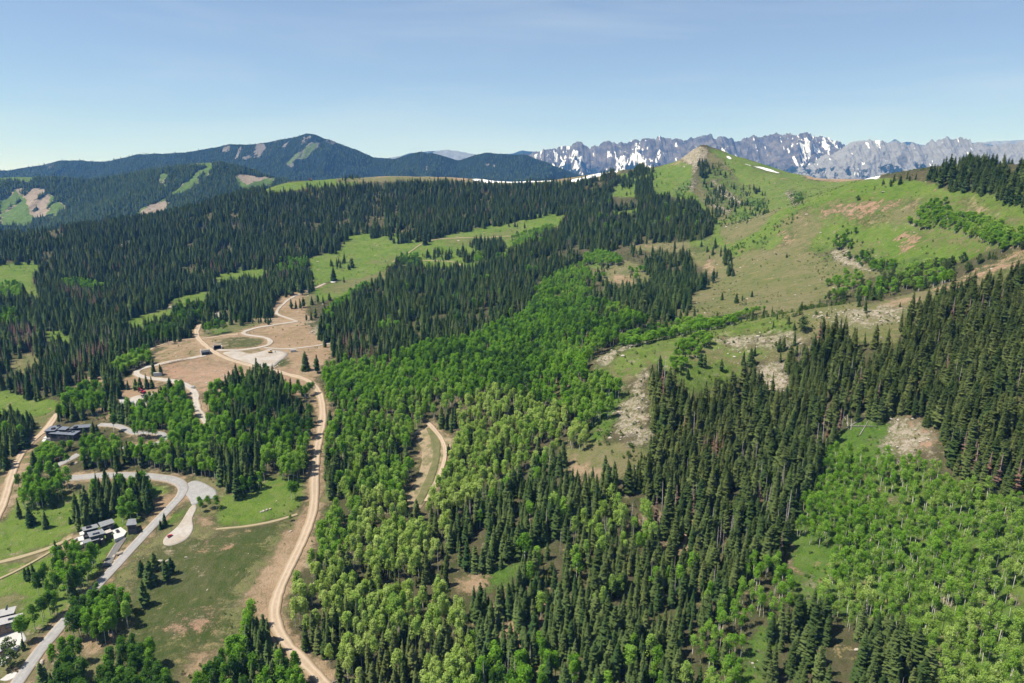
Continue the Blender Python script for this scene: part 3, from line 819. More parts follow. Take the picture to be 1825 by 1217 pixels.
# snow-streaked rocky range, and the pale granite ridge before it
def alpine(crest, dist, front, amp, lam, cols, seed, grain, rock0, rock1, snowy):
    X, Y, Z = make_range('mountain', crest, dist, front, 1200, -330, amp, lam, 230, cols, seed, jag=38, power=1.12, bend=.03)
    cv, cw = concave(Z, 4), concave(Z, 14)
    nz, nf = fbm(X / 330, Y / 330, 4, 33), fbm(X / 90, Y / 90, 3, 35)
    up = sm(Z, -150, 280)
    wx = X + (Y - dist) * .25 * np.sin(X / 900) + 150 * fbm(X / 190, Y / 200, 4, 37)
    stk = fbm(wx / 42, Y / 170, 5, 39 + seed, .6)
    patch = fbm(X / 360, Y / 520, 4, 41 + seed, .6)
    sn = (sm(stk, .0, .30) * .8 + sm(cv, 1.5, 8) * .35 + sm(cw, 4, 25) * .2) * sm(patch + .3 * nz, -.16, .22) * (.34 + .7 * up) * snowy
    sn = np.maximum(sn, .8 * sm(fbm(X / 38, Y / 120, 3, 47 + seed) + .4 * patch, .34, .5) * (.4 + .6 * up) * snowy) - .02
    sn = sn * np.clip(.62 + 1.5 * fbm(X / 34, Y / 60, 3, 49), 0, 1.1)
    wd = sm(-Z, -220, 10) * .95 + .62 * nz + .45 * nf - .10 - .25 * sm(cw, 6, 22) - .24 * grain
    dark = fbm(X / 420, Y / 640, 4, 43)
    range_object('mountain', X, Y, Z, [sn, wd, sm(grain + .55 * nf + .45 * dark, .25, .9) - .3 * (1 - grain), 0 * X], range_mat('alpine rock', rock0, rock1, WOOD, (.27, .275, .285), .014, 26))
alpine([(780,345),(830,322),(880,292),(920,276),(945,274),(965,270),(985,264),(1000,262),(1022,256),(1036,254),(1052,262),(1065,262),(1075,252),(1085,250),(1097,255),(1130,250),(1160,247),(1172,245),(1190,248),(1215,250),(1235,246),(1250,243),(1262,241),(1275,246),(1292,243),(1310,250),(1330,246),(1345,243),(1366,243),(1380,238),(1395,239),(1420,240),(1433,236),(1445,240),(1460,241),(1480,248),(1495,254),(1512,261),(1540,266),(1600,285),(1700,310)], 8200, 2600, 400, 560, 1000, 29, 0.0, (.075, .075, .078), (.19, .176, .168), 1.35)
alpine([(1360,330),(1420,300),(1470,282),(1498,271),(1512,261),(1525,255),(1540,251),(1565,249),(1580,252),(1600,252),(1615,255),(1640,258),(1655,250),(1680,246),(1700,246),(1720,248),(1745,254),(1765,259),(1790,257),(1825,256),(1950,258),(2100,270)], 6700, 2000, 300, 420, 640, 67, 1.0, (.085, .09, .096), (.235, .235, .238), 1.35)
# pale ranges at the edge of sight
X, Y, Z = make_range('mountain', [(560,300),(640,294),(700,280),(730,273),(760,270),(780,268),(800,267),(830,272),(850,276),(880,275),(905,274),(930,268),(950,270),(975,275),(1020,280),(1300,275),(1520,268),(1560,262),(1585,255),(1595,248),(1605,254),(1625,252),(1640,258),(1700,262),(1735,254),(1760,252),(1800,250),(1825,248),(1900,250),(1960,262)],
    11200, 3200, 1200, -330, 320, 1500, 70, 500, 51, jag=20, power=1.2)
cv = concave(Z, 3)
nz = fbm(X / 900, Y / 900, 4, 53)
range_object('mountain', X, Y, Z, [sm(cv, 3, 30) * .6 + nz * .5 - .1, .35 + nz, 0 * X - .5, 0 * X], range_mat('haze-tinted far rock', (.15, .17, .20), (.22, .24, .27), WOOD, (.1, .13, .05), .003, 40))  # blue in the rock colour stands in for part of the haze

# ------------------------------------------------------------------ the air
hb = np.array([(x, y, z) for z in (-700, 1100) for y in (-3500, 12900) for x in (-10600, 10600)], float)
hf = [(0, 2, 3, 1), (4, 5, 7, 6), (0, 1, 5, 4), (2, 6, 7, 3), (0, 4, 6, 2), (1, 3, 7, 5)]
m = mat('thin haze')
b = NB(m)
pv = b.n('ShaderNodeVolumePrincipled')
pv.inputs['Color'].default_value = (.14, .38, 1.0, 1)
pv.inputs['Absorption Color'].default_value = (1, 1, 1, 1)
pv.inputs['Density'].default_value = HAZE
pv.inputs['Anisotropy'].default_value = 0.0
m.node_tree.links.new(pv.outputs[0], b.out.inputs['Volume'])
tag(put('haze', new_mesh('haze', hb, hf, m)), kind='stuff')

# ------------------------------------------------------------------ trees: leaf and bark
def leaf_mat(name, c_lo, c_hi, t_lo, t_hi, trans=0.25, grain=1.2, deep=None):
    """foliage: colour varies from tree to tree (Random), with the stand (tint) and from spray to spray"""
    m = mat(name)
    b = NB(m)
    r = b.rnd()
    t = b.attr('tint', 'INSTANCER')
    n = b.noise(grain, 2)
    c = b.mix(r, c_lo, c_hi)
    c2 = b.mix(r, t_lo, t_hi)
    c = b.mix(b.ramp(t, .16, 1.0) if deep else t, c, c2)
    if deep:
        c = b.mix(b.ramp(t, .0, .18), b.mix(r, *deep), c)
    c = b.mix(b.ramp(n, .3, .7), c, b.mix(1.0, c, (1.35, 1.3, 1.25), 'MULTIPLY'))
    d = b.n('ShaderNodeBsdfDiffuse')
    b.put(d.inputs['Color'], c)
    if trans > 0:
        tr = b.n('ShaderNodeBsdfTranslucent')
        b.put(tr.inputs['Color'], b.mix(1.0, c, (1.25, 1.35, .75), 'MULTIPLY'))
        mx = b.n('ShaderNodeMixShader')
        mx.inputs[0].default_value = trans
        b.t.links.new(d.outputs[0], mx.inputs[1])
        b.t.links.new(tr.outputs[0], mx.inputs[2])
        b.t.links.new(mx.outputs[0], b.out.inputs[0])
    else:
        b.t.links.new(d.outputs[0], b.out.inputs[0])
    return m

M_NEEDLE = leaf_mat('spruce needles', (.027, .060, .019), (.086, .126, .040), (.042, .064, .017), (.098, .116, .038), .15)
M_ASPEN = leaf_mat('aspen leaves', (.112, .238, .022), (.178, .328, .036), (.255, .340, .078), (.370, .440, .150), .41, deep=((.050, .115, .020), (.080, .160, .026)))
M_SHRUB = leaf_mat('shrub leaves', (.055, .110, .018), (.085, .155, .024), (.10, .125, .036), (.13, .15, .05), .25)
M_RED = leaf_mat('dead needles', (.095, .066, .052), (.135, .085, .062), (.12, .082, .062), (.15, .082, .055), .05)
M_BARK = flat('brown bark', (.085, .062, .048), .9, var=.3)
M_PALEBARK = flat('pale aspen bark', (.42, .40, .34), .8, var=.2)
M_GREYWOOD = flat('weathered grey wood', (.27, .245, .225), .85, var=.25)

def prism(p0, p1, r0, r1, k=5):
    p0, p1 = np.array(p0, float), np.array(p1, float)
    d = p1 - p0
    d /= np.linalg.norm(d) + 1e-9
    a = np.cross(d, (0.3, 0.9, 0.2))
    a /= np.linalg.norm(a) + 1e-9
    c = np.cross(d, a)
    an = np.arange(k) * 2 * math.pi / k
    ring = np.cos(an)[:, None] * a + np.sin(an)[:, None] * c
    v = np.concatenate([p0 + ring * r0, p1 + ring * r1, [p1]])
    f = []
    for i in range(k):
        j = (i + 1) % k
        f += [(i, j, k + j), (i, k + j, k + i), (k + i, k + j, 2 * k)]
    return v, np.array(f)

def join(parts):
    V, F, n = [], [], 0
    for v, f in parts:
        V.append(v)
        F.append(np.asarray(f) + n)
        n += len(v)
    return np.concatenate(V), np.concatenate(F)

def conifer(seed, width, whorls, blades, ragged=.2, bare=.05, full=.82):
    """height 1: whorls of drooping boughs, each bough a folded kite, round a dark inner cone"""
    g = np.random.default_rng(seed)
    parts = []
    hts = bare + (1 - bare) * (np.arange(whorls) / whorls) ** .93
    k = 7
    an = np.arange(k) * 2 * math.pi / k
    core = np.concatenate([np.stack([np.cos(an) * width * .52, np.sin(an) * width * .52, an * 0 + bare + .02], 1), [[0, 0, .97]]])
    parts.append((core, np.array([(i, (i + 1) % k, k) for i in range(k)])))
    lop = g.uniform(-.25, .25, 2)
    for i, h in enumerate(hts):
        t = (h - bare) / (1 - bare)
        rr = width * ((1 - t) ** full) * (.80 + .35 * min(1, t * 6)) + .008
        rr *= g.uniform(1 - ragged, 1 + ragged)
        nb = max(4, int(blades * (.6 + .4 * (1 - t))))
        a0 = g.uniform(0, 6.28)
        for q in range(nb):
            if g.random() < .07:
                continue
            a = a0 + q * 6.283 / nb + g.uniform(-.25, .25)
            ca, sa = math.cos(a), math.sin(a)
            L = rr * g.uniform(.72, 1.22) * (1 + lop[0] * ca + lop[1] * sa)
            drop = L * g.uniform(.2, .95) * (1.1 - .9 * t)
            wd = L * g.uniform(.34, .52) + .004
            z0 = h + .035 + g.uniform(-.016, .016)
            def P(r, s, z):
                return (ca * r - sa * s, sa * r + ca * s, z)
            v = np.array([P(.0, 0, z0), P(L * .55, wd, z0 - drop * .75 - wd * .35), P(L, 0, z0 - drop * .8), P(L * .55, -wd, z0 - drop * .75 - wd * .35), P(L * .5, 0, z0 - drop * .3)])
            parts.append((v, np.array([(0, 1, 4), (1, 2, 4), (2, 3, 4), (3, 0, 4)])))
    tip = prism((0, 0, .93), (0, 0, 1.0), .012, .002, 4)
    parts.append(tip)
    return join(parts), prism((0, 0, -.03), (0, 0, .9), .018, .004, 6)

def leafcards(g, centres, radii, n, size):
    V, F = [], []
    q = len(centres)
    c = np.repeat(np.arange(q), n)
    d = g.normal(size=(q * n, 3))
    d /= np.linalg.norm(d, axis=1, keepdims=True)
    rad = g.uniform(.35, 1, (q * n, 1)) ** .5
    p = centres[c] + d * rad * radii[c][:, None]
    nr = d * .8 + g.normal(size=d.shape) * .55 + np.array([0, 0, .35])
    nr /= np.linalg.norm(nr, axis=1, keepdims=True)
    a = np.cross(nr, g.normal(size=d.shape))
    a /= np.linalg.norm(a, axis=1, keepdims=True)
    bb = np.cross(nr, a)
    s = size * g.uniform(.6, 1.3, (q * n, 1))
    quad = np.stack([p + a * s, p + bb * s * .7, p - a * s, p - bb * s * .7], 1)
    v = quad.reshape(-1, 3)
    i = np.arange(q * n) * 4
    return v, np.concatenate([np.stack([i, i + 1, i + 2], 1), np.stack([i, i + 2, i + 3], 1)])

def broadleaf(seed, width, low, lobes, n, size, trunk_r=.012):
    g = np.random.default_rng(seed)
    cen, rad, limbs = [], [], []
    bend = g.uniform(-.03, .03, 2)
    for i in range(lobes):
        t = g.random() ** .85
        h = low + (.93 - low) * t
        prof = width * (math.sin(math.pi * min(1, .22 + .74 * t)) ** .7)
        a, rr = g.uniform(0, 6.28), prof * math.sqrt(g.random()) * .78
        cen.append((math.cos(a) * rr + bend[0] * h, math.sin(a) * rr + bend[1] * h, h))
        rad.append(g.uniform(.055, .095) * (.75 + width * 2))
        if i % 2 == 0:
            limbs.append(cen[-1])
    cen, rad = np.array(cen), np.array(rad)
    crown = leafcards(g, cen, rad, n, size)
    tr = [prism((0, 0, -.03), (bend[0] * .5, bend[1] * .5, .5), trunk_r, trunk_r * .75), prism((bend[0] * .5, bend[1] * .5, .5), (bend[0] * .9, bend[1] * .9, .9), trunk_r * .75, trunk_r * .25)]
    for c in limbs[:9]:
        h = max(low * .8, c[2] - .13)
        tr.append(prism((bend[0] * h, bend[1] * h, h), c, trunk_r * .4, trunk_r * .15, 4))
    return crown, join(tr)

def snag(seed, needles):
    g = np.random.default_rng(seed)
    lean = g.uniform(-.03, .03, 2)
    tr = [prism((0, 0, -.03), (lean[0], lean[1], 1), .016, .002, 6)]
    for i in range(34):
        h = g.uniform(.18, .93)
        a, L = g.uniform(0, 6.28), g.uniform(.03, .10) * (1.05 - h)  + .012
        p = (lean[0] * h, lean[1] * h, h)
        tr.append(prism(p, (p[0] + math.cos(a) * L, p[1] + math.sin(a) * L, h + g.uniform(-.03, .01)), .004, .001, 3))
    crown = None
    if needles:
        crown, _ = conifer(seed + 5, .085, 15, 6, .4, .15)
    return crown, join(tr)

# variants of each kind: (crown mesh, trunk mesh, joined mesh)
def variant(kind, crown, trunk, mc, mt):
    ct, tt, jt = None, None, None
    if crown is not None:
        ct = new_mesh(kind + '_crown', crown[0], crown[1], mc)
        V, F = join([crown, trunk])
        jt = new_mesh(kind, V, F)
        jt.materials.append(mc)
        jt.materials.append(mt)
        mi = np.zeros(len(F), np.int32)
        mi[len(crown[1]):] = 1
        jt.polygons.foreach_set('material_index', mi)
    else:
        jt = new_mesh(kind, trunk[0], trunk[1], mt)
    tt = new_mesh(kind + '_trunk', trunk[0], trunk[1], mt)
    return ct, tt, jt

KINDS = {
 'spruce': [variant('spruce', *conifer(100 + i, wd, 32, 12, rg, br, fl), M_NEEDLE, M_BARK) for i, (wd, rg, br, fl) in enumerate([(.150, .18, .04, .8), (.125, .22, .05, .7), (.165, .25, .03, .62), (.105, .3, .07, .9), (.140, .38, .10, .6), (.190, .2, .02, .75), (.120, .40, .16, .6), (.165, .22, .05, .62)])],
 'aspen': [variant('aspen', *broadleaf(200 + i, wd, lo, 30, 32, .024), M_ASPEN, M_PALEBARK) for i, (wd, lo) in enumerate([(.185, .38), (.15, .44), (.21, .34), (.165, .50), (.14, .42)])],
 'tall_aspen': [variant('tall_aspen', *broadleaf(250 + i, wd, lo, 22, 32, .019, .011), M_ASPEN, M_PALEBARK) for i, (wd, lo) in enumerate([(.16, .50), (.14, .56), (.18, .47), (.13, .6)])],
 'shrub': [variant('shrub', *broadleaf(300 + i, wd, .10, 22, 20, .060, .02), M_SHRUB, M_BARK) for i, wd in enumerate([.55, .45, .7])],
 'pine': [variant('pine', *broadleaf(350 + i, wd, .16, 30, 24, .042, .022), M_NEEDLE, M_BARK) for i, wd in enumerate([.36, .42])],
 'snag': [variant('snag', *snag(400 + i, False), None, M_GREYWOOD) for i in range(3)],
 'red_snag': [variant('red_snag', *snag(450 + i, True), M_RED, M_GREYWOOD) for i in range(2)],
}
FAR_SPRUCE = [variant('far_spruce', *conifer(500 + i, wd, 8, 6, .25, .03), M_NEEDLE, M_BARK) for i, wd in enumerate([.16, .13, .19])]
KN = list(KINDS)

# ------------------------------------------------------------------ where what grows, outlined on the photograph
# (stand, mixture, spacing in m, height range, tint, outline); later outlines win
DK_ = 0.0
GROW = [
 ('dome', {'shrub': 1}, 34, (1.5, 3), 0, [(1290,470),(1400,380),(1500,352),(1640,330),(1700,420),(1700,460),(1500,500),(1380,540),(1280,555)]),
 ('bowl', {'spruce': 1}, 24, (6, 9), 0, [(1085,340),(1110,310),(1200,300),(1200,345),(1130,350)]),
 ('spur', {'shrub': 1}, 9, (.8, 2), .3, [(1060,645),(1100,612),(1300,575),(1560,545),(1600,560),(1440,600),(1345,650),(1282,695),(1230,710),(1165,650)]),
 ('ridge', {'spruce': .955, 'snag': .025, 'red_snag': .02}, 5.0, (11, 17), .12, [(0,418),(45,416),(90,410),(180,397),(290,384),(330,370),(400,348),(450,336),(500,338),(540,336),(600,325),(640,330),(700,325),(760,322),(840,328),(920,328),(1000,326),(1060,318),(1092,305),(1105,318),(1085,345),(1080,360),(1050,365),(1010,378),(957,385),(920,390),(885,400),(810,412),(755,430),(732,432),(692,428),(692,415),(660,422),(660,412),(625,415),(600,447),(547,455),(557,487),(560,515),(547,520),(492,525),(485,545),(485,565),(450,566),(400,566),(365,583),(345,595),(300,603),(250,607),(212,640),(195,662),(135,682),(107,702),(50,707),(25,692),(0,690)]),
 ('ridge', {}, 9, (1, 1), 0, [(0,470),(60,465),(77,470),(65,482),(57,495),(80,548),(60,530),(30,510),(0,505)]),
 ('ridge', {'spruce': 1}, 12, (9, 15), .05, [(75,445),(95,445),(92,470),(75,470)]),
 ('ridge', {}, 9, (1, 1), 0, [(380,490),(420,480),(456,474),(480,478),(470,497),(385,506)]),
 ('ridge', {}, 9, (1, 1), 0, [(217,567),(260,553),(300,545),(310,525),(370,512),(378,528),(345,545),(315,572),(235,592)]),
 ('ridge', {'spruce': 1}, 11, (9, 14), .05, [(75,590),(100,583),(140,605),(112,615),(85,607)]),
 ('ridge', {'spruce': 1}, 16, (8, 13), .05, [(17,640),(70,632),(72,655),(40,672),(25,665)]),
 ('ridge', {'aspen': 1}, 5, (9, 13), .0, [(0,505),(30,505),(42,520),(40,532),(0,530)]), ('ridge', {'aspen': .8, 'spruce': .2}, 5, (9, 13), .0, [(0,552),(30,555),(42,570),(40,582),(0,590)]),
 ('ridge', {'aspen': 1}, 5, (8, 12), .0, [(110,503),(135,500),(185,508),(188,518),(150,518),(115,512)]),
 ('ridge', {'spruce': .82, 'red_snag': .18}, 5.2, (11, 17), .15, [(0,580),(60,575),(75,620),(60,630),(0,630)]), ('ridge', {'spruce': .85, 'red_snag': .15}, 5.2, (11, 17), .1, [(110,520),(200,515),(215,560),(170,580),(110,560)]),
 ('ridge_top', {'spruce': 1}, 13, (7, 13), .05, [(450,345),(540,330),(600,318),(640,312),(645,328),(600,330),(520,345)]),
 ('ridge_top', {'spruce': 1}, 30, (5, 9), .05, [(690,312),(800,313),(920,319),(1060,308),(1060,316),(900,326),(700,322)]),
 ('meadow', {'spruce': 1}, 5.5, (9, 15), .05, [(600,463),(632,462),(633,476),(600,476)]),
 ('meadow', {'spruce': 1}, 5.5, (9, 15), .05, [(812,448),(850,425),(895,422),(905,440),(880,455),(850,462),(830,466)]), ('meadow', {'aspen': 1}, 5, (7, 11), 0, [(706,455),(745,453),(748,470),(708,470)]), ('meadow', {'spruce': 1}, 6.5, (7, 13), .05, [(750,450),(780,445),(805,442),(810,460),(780,462),(752,460)]),
 ('meadow', {'aspen': 1}, 5, (8, 12), 0.05, [(845,453),(860,452),(862,466),(845,466)]), ('meadow', {'aspen': 1}, 5, (7, 10), 0, [(912,418),(985,400),(992,408),(960,420),(930,440),(912,438)]), ('meadow', {'aspen': .5, 'spruce': .5}, 5.5, (8, 13), .05, [(505,460),(550,462),(558,487),(510,492),(490,480)]),
 ('meadow', {'spruce': 1}, 12, (8, 13), .05, [(905,398),(950,385),(940,400),(910,410)]),
 # middle spruce belt
 ('belt', {'spruce': .945, 'snag': .025, 'red_snag': .01, 'aspen': .02}, 5.3, (11, 17), .15, [(565,590),(576,555),(600,545),(640,518),(668,505),(690,482),(710,470),(790,474),(830,480),(870,470),(920,445),(945,430),(985,410),(1012,385),(1060,352),(1080,346),(1092,352),(1088,362),(1095,370),(1135,364),(1135,350),(1165,350),(1230,358),(1265,380),(1272,410),(1245,424),(1180,428),(1120,432),(1060,450),(1040,455),(1000,480),(960,500),(955,525),(930,570),(880,585),(830,610),(780,615),(700,640),(680,635),(640,652),(600,642),(580,615)]),
 ('belt', {}, 9, (1, 1), 0, [(1090,374),(1135,368),(1137,378),(1095,384)]), ('belt', {'spruce': 1}, 18, (8, 12), 0, [(765,555),(800,552),(795,575),(770,575)]), ('belt', {'spruce': 1}, 13, (8, 14), 0, [(720,520),(760,515),(765,530),(730,535)]), ('belt', {}, 9, (1, 1), 0, [(950,455),(980,450),(985,463),(955,465)]),
 ('belt', {'aspen': 1}, 4.5, (7, 10), .0, [(575,560),(590,545),(620,522),(650,505),(660,508),(640,525),(605,548),(585,565)]), ('belt', {'spruce': .75, 'red_snag': .2, 'snag': .05}, 5.2, (11, 17), .2, [(600,600),(680,590),(700,635),(640,650),(610,640)]),
 ('belt', {'spruce': 1}, 5.5, (11, 17), .08, [(1130,470),(1180,452),(1230,455),(1240,490),(1280,490),(1282,515),(1250,530),(1240,550),(1200,568),(1170,575),(1120,560),(1080,545),(1050,535),(1060,515),(1110,515),(1155,510),(1165,490)]),
 ('belt', {'spruce': 1}, 12, (9, 14), .08, [(1120,432),(1240,425),(1300,430),(1330,440),(1290,460),(1240,450),(1130,465)]),
 ('belt', {'spruce': 1}, 22, (6, 12), .08, [(1150,470),(1060,460),(1050,495),(1100,512),(1160,510)]), ('belt', {'spruce': .8, 'aspen': .2}, 8, (6, 9), .08, [(1060,480),(1085,460),(1090,475),(1078,492),(1065,495)]), ('belt', {'aspen': .8, 'spruce': .2}, 7, (6, 10), 0, [(1120,475),(1150,470),(1150,490),(1130,495)]),
 ('belt', {'spruce': 1}, 6, (9, 14), .05, [(1290,452),(1302,450),(1308,485),(1300,492),(1292,470)]),
 ('ridge', {'spruce': 1}, 17, (8, 13), .05, [(648,390),(665,380),(685,382),(690,392),(670,402),(650,404)]), ('ridge', {'spruce': 1}, 15, (8, 12), .05, [(325,476),(345,474),(348,484),(328,486)]), ('ridge', {'spruce': 1}, 14, (8, 13), .05, [(60,395),(100,385),(110,420),(95,425)]),
 ('belt', {'spruce': 1}, 14, (8, 13), .05, [(1020,440),(1045,438),(1048,452),(1025,455)]), ('belt', {'spruce': 1}, 14, (8, 13), .05, [(840,560),(862,555),(868,570),(845,575)]), ('belt', {'spruce': 1}, 16, (8, 13), .05, [(640,592),(665,588),(668,605),(645,608)]), ('belt', {'aspen': 1}, 4.6, (8, 11), 0, [(1040,455),(1065,447),(1110,455),(1105,468),(1060,468),(1042,468)]),
 # the peak and its bowl
 ('bowl', {'spruce': 1}, 6, (10, 14), .05, [(1105,318),(1140,295),(1165,300),(1165,318),(1130,322),(1120,335),(1108,330)]), ('bowl', {'spruce': 1}, 5.5, (11, 15), .05, [(1132,325),(1162,322),(1166,348),(1150,356),(1133,352)]),
 ('bowl', {'spruce': .8, 'shrub': .2}, 7.5, (6, 12), .05, [(1245,285),(1265,290),(1300,300),(1310,330),(1300,370),(1270,400),(1255,360),(1250,320)]), ('bowl', {'spruce': 1}, 6, (10, 14), .05, [(1246,288),(1260,286),(1262,312),(1248,314)]),
 ('bowl', {'spruce': .5, 'shrub': .5}, 9, (4, 10), .05, [(1300,325),(1345,330),(1375,350),(1370,375),(1320,385),(1290,360)]), ('bowl', {'shrub': 1}, 6, (2.5, 4), .0, [(1270,280),(1300,290),(1310,300),(1290,305),(1270,290)]), ('bowl', {'shrub': 1}, 5, (2.5, 4.5), 0, [(1405,335),(1430,340),(1432,358),(1415,358)]), ('bowl', {'shrub': 1}, 6, (2, 4), 0, [(1205,330),(1230,318),(1232,328),(1218,345),(1206,350)]),
 ('bowl', {'shrub': .9, 'spruce': .1}, 7, (2, 4.5), 0, [(1325,350),(1365,355),(1370,372),(1340,370)]), ('bowl', {'shrub': .7, 'spruce': .3}, 8, (2, 6), 0, [(1270,385),(1335,378),(1335,392),(1285,400)]),
  ('bowl', {'shrub': 1}, 6, (2, 3.5), 0, [(1290,442),(1345,412),(1420,372),(1425,380),(1370,425),(1310,450)]),
 # dome hill
 ('dome', {'spruce': 1}, 6, (12, 18), .12, [(1650,312),(1680,300),(1720,293),(1760,292),(1825,297),(1860,310),(1860,375),(1825,362),(1765,350),(1725,332),(1697,337),(1665,318)]), ('dome', {'spruce': 1}, 9, (5, 9), .1, [(1545,328),(1570,320),(1600,312),(1640,308),(1640,316),(1600,322),(1560,332)]),
 ('dome', {'aspen': 1}, 4.2, (5, 8.5), .0, [(1618,392),(1640,360),(1652,353),(1685,356),(1700,375),(1740,380),(1790,398),(1830,405),(1830,428),(1790,448),(1775,432),(1720,412),(1680,402),(1640,402)]),
 ('dome', {'shrub': .4, 'aspen': .45, 'spruce': .15}, 4.8, (4, 8), .05, [(1480,425),(1520,403),(1545,425),(1570,450),(1597,465),(1592,485),(1545,475),(1505,450)]), ('dome', {'aspen': .8, 'shrub': .2}, 4.6, (4, 7), .0, [(1472,503),(1500,480),(1530,478),(1540,495),(1520,508)]),
 ('dome', {'spruce': .35, 'aspen': .45, 'pine': .2}, 6, (5, 10), .1, [(1440,548),(1460,530),(1500,515),(1530,505),(1600,485),(1630,490),(1600,512),(1540,540),(1480,550)]), ('dome', {'aspen': .6, 'pine': .3, 'spruce': .1}, 6, (6, 10), .08, [(1600,490),(1640,468),(1700,465),(1705,490),(1650,508),(1610,512)]),
 ('dome', {'pine': .55, 'shrub': .2, 'spruce': .25}, 8, (6, 10), .12, [(1690,470),(1720,455),(1790,440),(1825,430),(1825,440),(1780,458),(1720,478)]), 
 ('dome', {'spruce': 1}, 32, (5, 9), .1, [(1230,520),(1290,490),(1340,540),(1280,562),(1230,568)]),
 # spur
 ('spur', {'aspen': .85, 'spruce': .15}, 4.2, (5, 8), .0, [(1100,606),(1115,592),(1160,578),(1250,562),(1290,567),(1330,552),(1365,545),(1370,550),(1320,566),(1270,578),(1200,592),(1120,610)]),
 ('spur', {'shrub': .55, 'spruce': .45}, 10, (3, 8), .1, [(1300,566),(1365,545),(1440,535),(1540,525),(1600,520),(1620,535),(1560,545),(1440,560),(1360,566)]),
 ('spur', {'aspen': .9, 'spruce': .1}, 4.0, (4.5, 7), .0, [(1160,655),(1175,632),(1200,610),(1240,595),(1262,588),(1265,602),(1240,632),(1205,655),(1180,672)]),
  ('spur', {'shrub': .8, 'spruce': .2}, 9, (1.2, 5), .1, [(1170,655),(1260,650),(1330,670),(1290,700),(1230,715),(1195,680)]),
 ('spur', {'spruce': .8, 'shrub': .2}, 13, (5, 11), .1, [(1380,600),(1440,590),(1460,600),(1410,640),(1385,640)]),
 ('spur', {'shrub': 1}, 7, (.8, 2.2), .1, [(1040,660),(1075,655),(1130,675),(1165,650),(1160,790),(1090,800),(1050,790),(1070,720)]), ('spur', {'shrub': .95, 'spruce': .05}, 6, (1.5, 4), .0, [(1045,780),(1070,740),(1090,770),(1130,785),(1150,800),(1130,820),(1090,800),(1060,800)]),
 ('spur', {'spruce': .8, 'shrub': .2}, 11, (4, 13), .1, [(1040,800),(1110,810),(1150,830),(1110,860),(1050,850)]),
 # aspen gully
 ('gully', {'aspen': .97, 'spruce': .03}, 4.6, (10, 14), .0, [(950,520),(1000,488),(1040,470),(1058,500),(1060,515),(1050,535),(1080,545),(1120,560),(1165,575),(1110,592),(1095,606),(1060,628),(1042,650),(1050,665),(1105,690),(1095,730),(1060,745),(1040,775),(1000,732),(920,722),(880,692),(820,722),(760,742),(700,742),(600,722),(575,705),(580,655),(640,652),(700,640),(780,615),(830,610),(880,585),(930,570),(955,530)]),
 ('gully', {'aspen': .75, 'spruce': .25}, 5, (9, 13), .0, [(1000,490),(1040,470),(1060,515),(1050,535),(1110,560),(1090,580),(1030,560),(1000,530)]),
 ('gully', {'aspen': .95, 'spruce': .05}, 4.5, (10, 14), .28, [(1000,700),(1050,680),(1105,690),(1095,730),(1060,745),(1040,775),(1010,740)]),
 ('gully', {}, 9, (1, 1), 0, [(775,712),(800,692),(815,700),(790,722),(770,735)]),
 # pale mixed aspens
 ('pale', {'aspen': .72, 'spruce': .28}, 4.9, (10, 14), .45, [(575,705),(600,722),(760,742),(770,752),(740,775),(725,800),(740,830),(720,890),(650,882),(605,895),(592,870),(582,800),(580,750)]),
 ('pale', {'aspen': .84, 'spruce': .15, 'snag': .01}, 4.9, (10, 14), .85, [(815,790),(820,722),(880,695),(1000,732),(1040,775),(1060,790),(1000,800),(960,830),(900,870),(830,905),(780,935),(755,905),(790,860),(805,820)]),
 ('pale', {'spruce': .9, 'snag': .1}, 4.6, (12, 16), .1, [(770,745),(812,742),(815,780),(790,774),(772,765)]),
 ('pale', {'aspen': .66, 'spruce': .33, 'snag': .01}, 4.7, (11, 15), .80, [(560,970),(600,905),(650,882),(720,895),(755,910),(800,935),(835,945),(800,1000),(790,1060),(830,1100),(850,1230),(600,1230),(545,1150),(512,1090),(515,1050),(560,1010)]),
 ('pale', {'aspen': 1}, 5.2, (11, 15), .15, [(562,965),(575,925),(600,905),(650,900),(640,940),(600,1000),(570,1010)]),
 ('pale', {'spruce': .85, 'aspen': .15}, 4.6, (12, 16), .12, [(575,830),(610,800),(630,850),(600,890),(585,870)]),
 # central dark spruces
 ('centre', {'spruce': .88, 'snag': .06, 'aspen': .06}, 5.0, (11, 17), .22, [(830,905),(900,870),(960,830),(1000,800),(1015,850),(1100,862),(1100,885),(1010,930),(950,965),(900,1005),(835,1012),(795,980),(810,945)]),
 ('centre', {'spruce': .60, 'aspen': .2, 'shrub': .12, 'snag': .08}, 6.3, (9, 16), .35, [(900,1060),(950,985),(1010,940),(1100,885),(1160,870),(1190,950),(1150,1010),(1050,1060),(930,1100)]),
 ('centre', {}, 9, (1, 1), 0, [(805,1028),(850,1017),(925,1010),(890,1045),(812,1058)]),
 ('centre', {'spruce': .8, 'aspen': .14, 'snag': .06}, 5.6, (11, 16.5), .3, [(830,1070),(900,1060),(930,1100),(1050,1060),(1150,1010),(1215,1000),(1330,1060),(1290,1110),(1215,1230),(850,1230)]),
 # great slope of spruces
